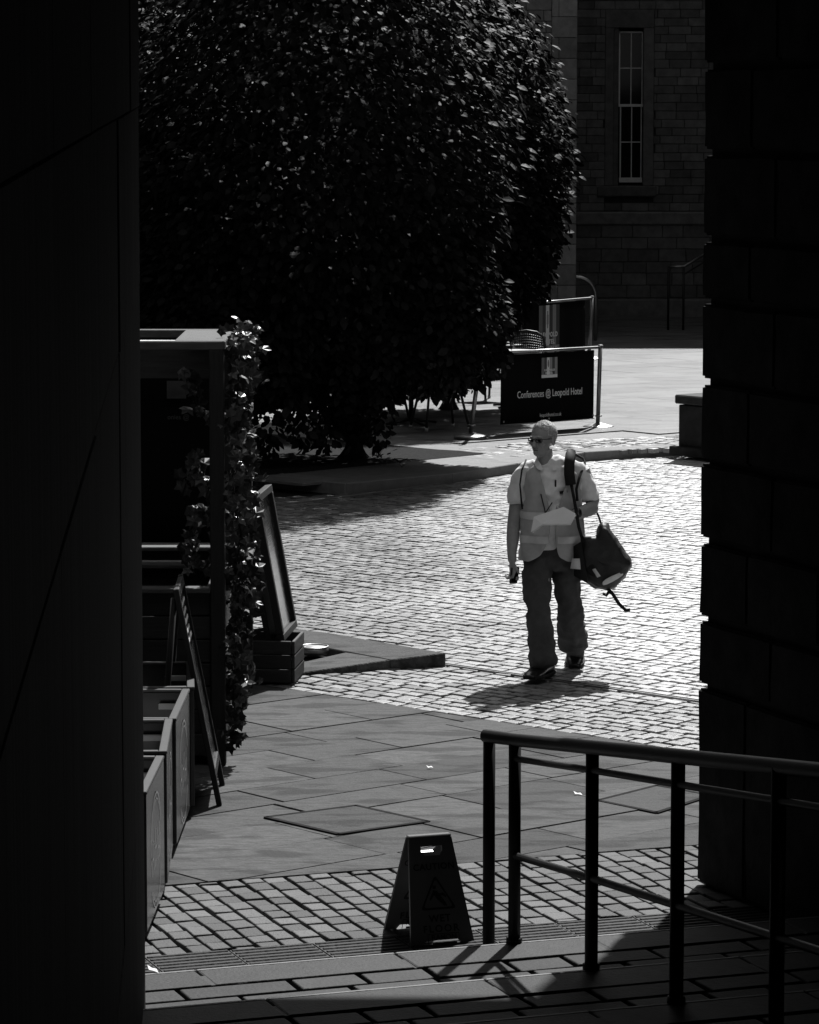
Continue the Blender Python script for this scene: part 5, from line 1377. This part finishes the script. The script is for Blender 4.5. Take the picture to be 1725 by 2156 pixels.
patch('reflective_strip', [(1205, 1176, -.14), (1221, 1176, -.14), (1201, 1197, -.145), (1223, 1199, -.145)], 0, M['reflective'], bag, bgc, .003, 0)
patch('side_pocket', [(1208, 1150, -.11), (1224, 1140, -.12), (1209, 1212, -.12), (1238, 1228, -.13)], 0, M['strap'], bag, bgc, .03, 0)
def ribbon(name, pts, wd_, th_, m, parent, org):
    return tube(name, [p - org for p in pts], [(th_, wd_)] * len(pts), m, parent, 8, Vector((0, -1, .3)))
ribbon('shoulder_pad', [Q(1206, 957, .10), Q(1204, 952, .05), Q(1202, 957, -.03), Q(1199, 975, -.085), Q(1199, 998, -.115), Q(1202, 1021, -.135)], .036, .016, M['strap'], bag, bgc)
ribbon('strap', [Q(1203, 1018, -.135), Q(1209, 1050, -.155), Q(1214, 1080, -.19), Q(1219, 1110, -.17), Q(1226, 1133, -.08)], .011, .004, M['strap'], bag, bgc)
ribbon('strap', [Q(1208, 955, .08), Q(1228, 966, .10), Q(1232, 975, .06), Q(1220, 1005, -.06), Q(1214, 1030, -.11), Q(1216, 1055, -.12)], .009, .004, M['strap'], bag, bgc)
ribbon('strap', [Q(1255, 1074, .12), Q(1261, 1088, .10), Q(1266, 1104, .08)], .007, .003, M['strap'], bag, bgc)
ribbon('loose_strap', [Q(1278, 1238, -.05), Q(1290, 1250, -.08), Q(1304, 1272, -.09), Q(1318, 1285, -.09), Q(1327, 1284, -.09)], .012, .004, M['strap'], bag, bgc)
ribbon('loose_strap', [Q(1282, 1246, -.06), Q(1277, 1254, -.07), Q(1270, 1250, -.07)], .010, .004, M['strap'], bag, bgc)
# dark cord of the waistcoat down his right side
tube('side_seam', [rel(Q(1108, 968, .0)), rel(Q(1099, 990, -.06)), rel(Q(1095, 1020, -.09)), rel(Q(1098, 1055, -.11)), rel(Q(1100, 1072, -.11))], .006, M['strap'], man, 6)

# scraps of litter seen on the paving
for px_, py_, L_, lab in ((322, 2044, .05, 'curled white scrap of litter at the foot of the left wall'), (905, 1617, .02, 'white speck of litter on the open flagstones left of the handrail'),
                          (1217, 1673, .035, 'white scrap of litter on the flagstones seen through the handrail')):
    z_ = RISE + .004 if py_ > 2040 else .006
    t = thing('litter_scrap', lab, 'litter', G(px_, py_, z_), random.uniform(0, 3), 'litter scraps on the paving')
    V = [(-L_, -.006, .002), (-L_ * .3, -.01, .012), (L_ * .4, -.008, .006), (L_, .004, .016), (L_ * .3, .012, .004), (-L_ * .5, .01, .008)]
    ob('scrap', meshdata('scrap', V, [(0, 1, 5), (1, 2, 4, 5), (2, 3, 4)], M['paper']), t)
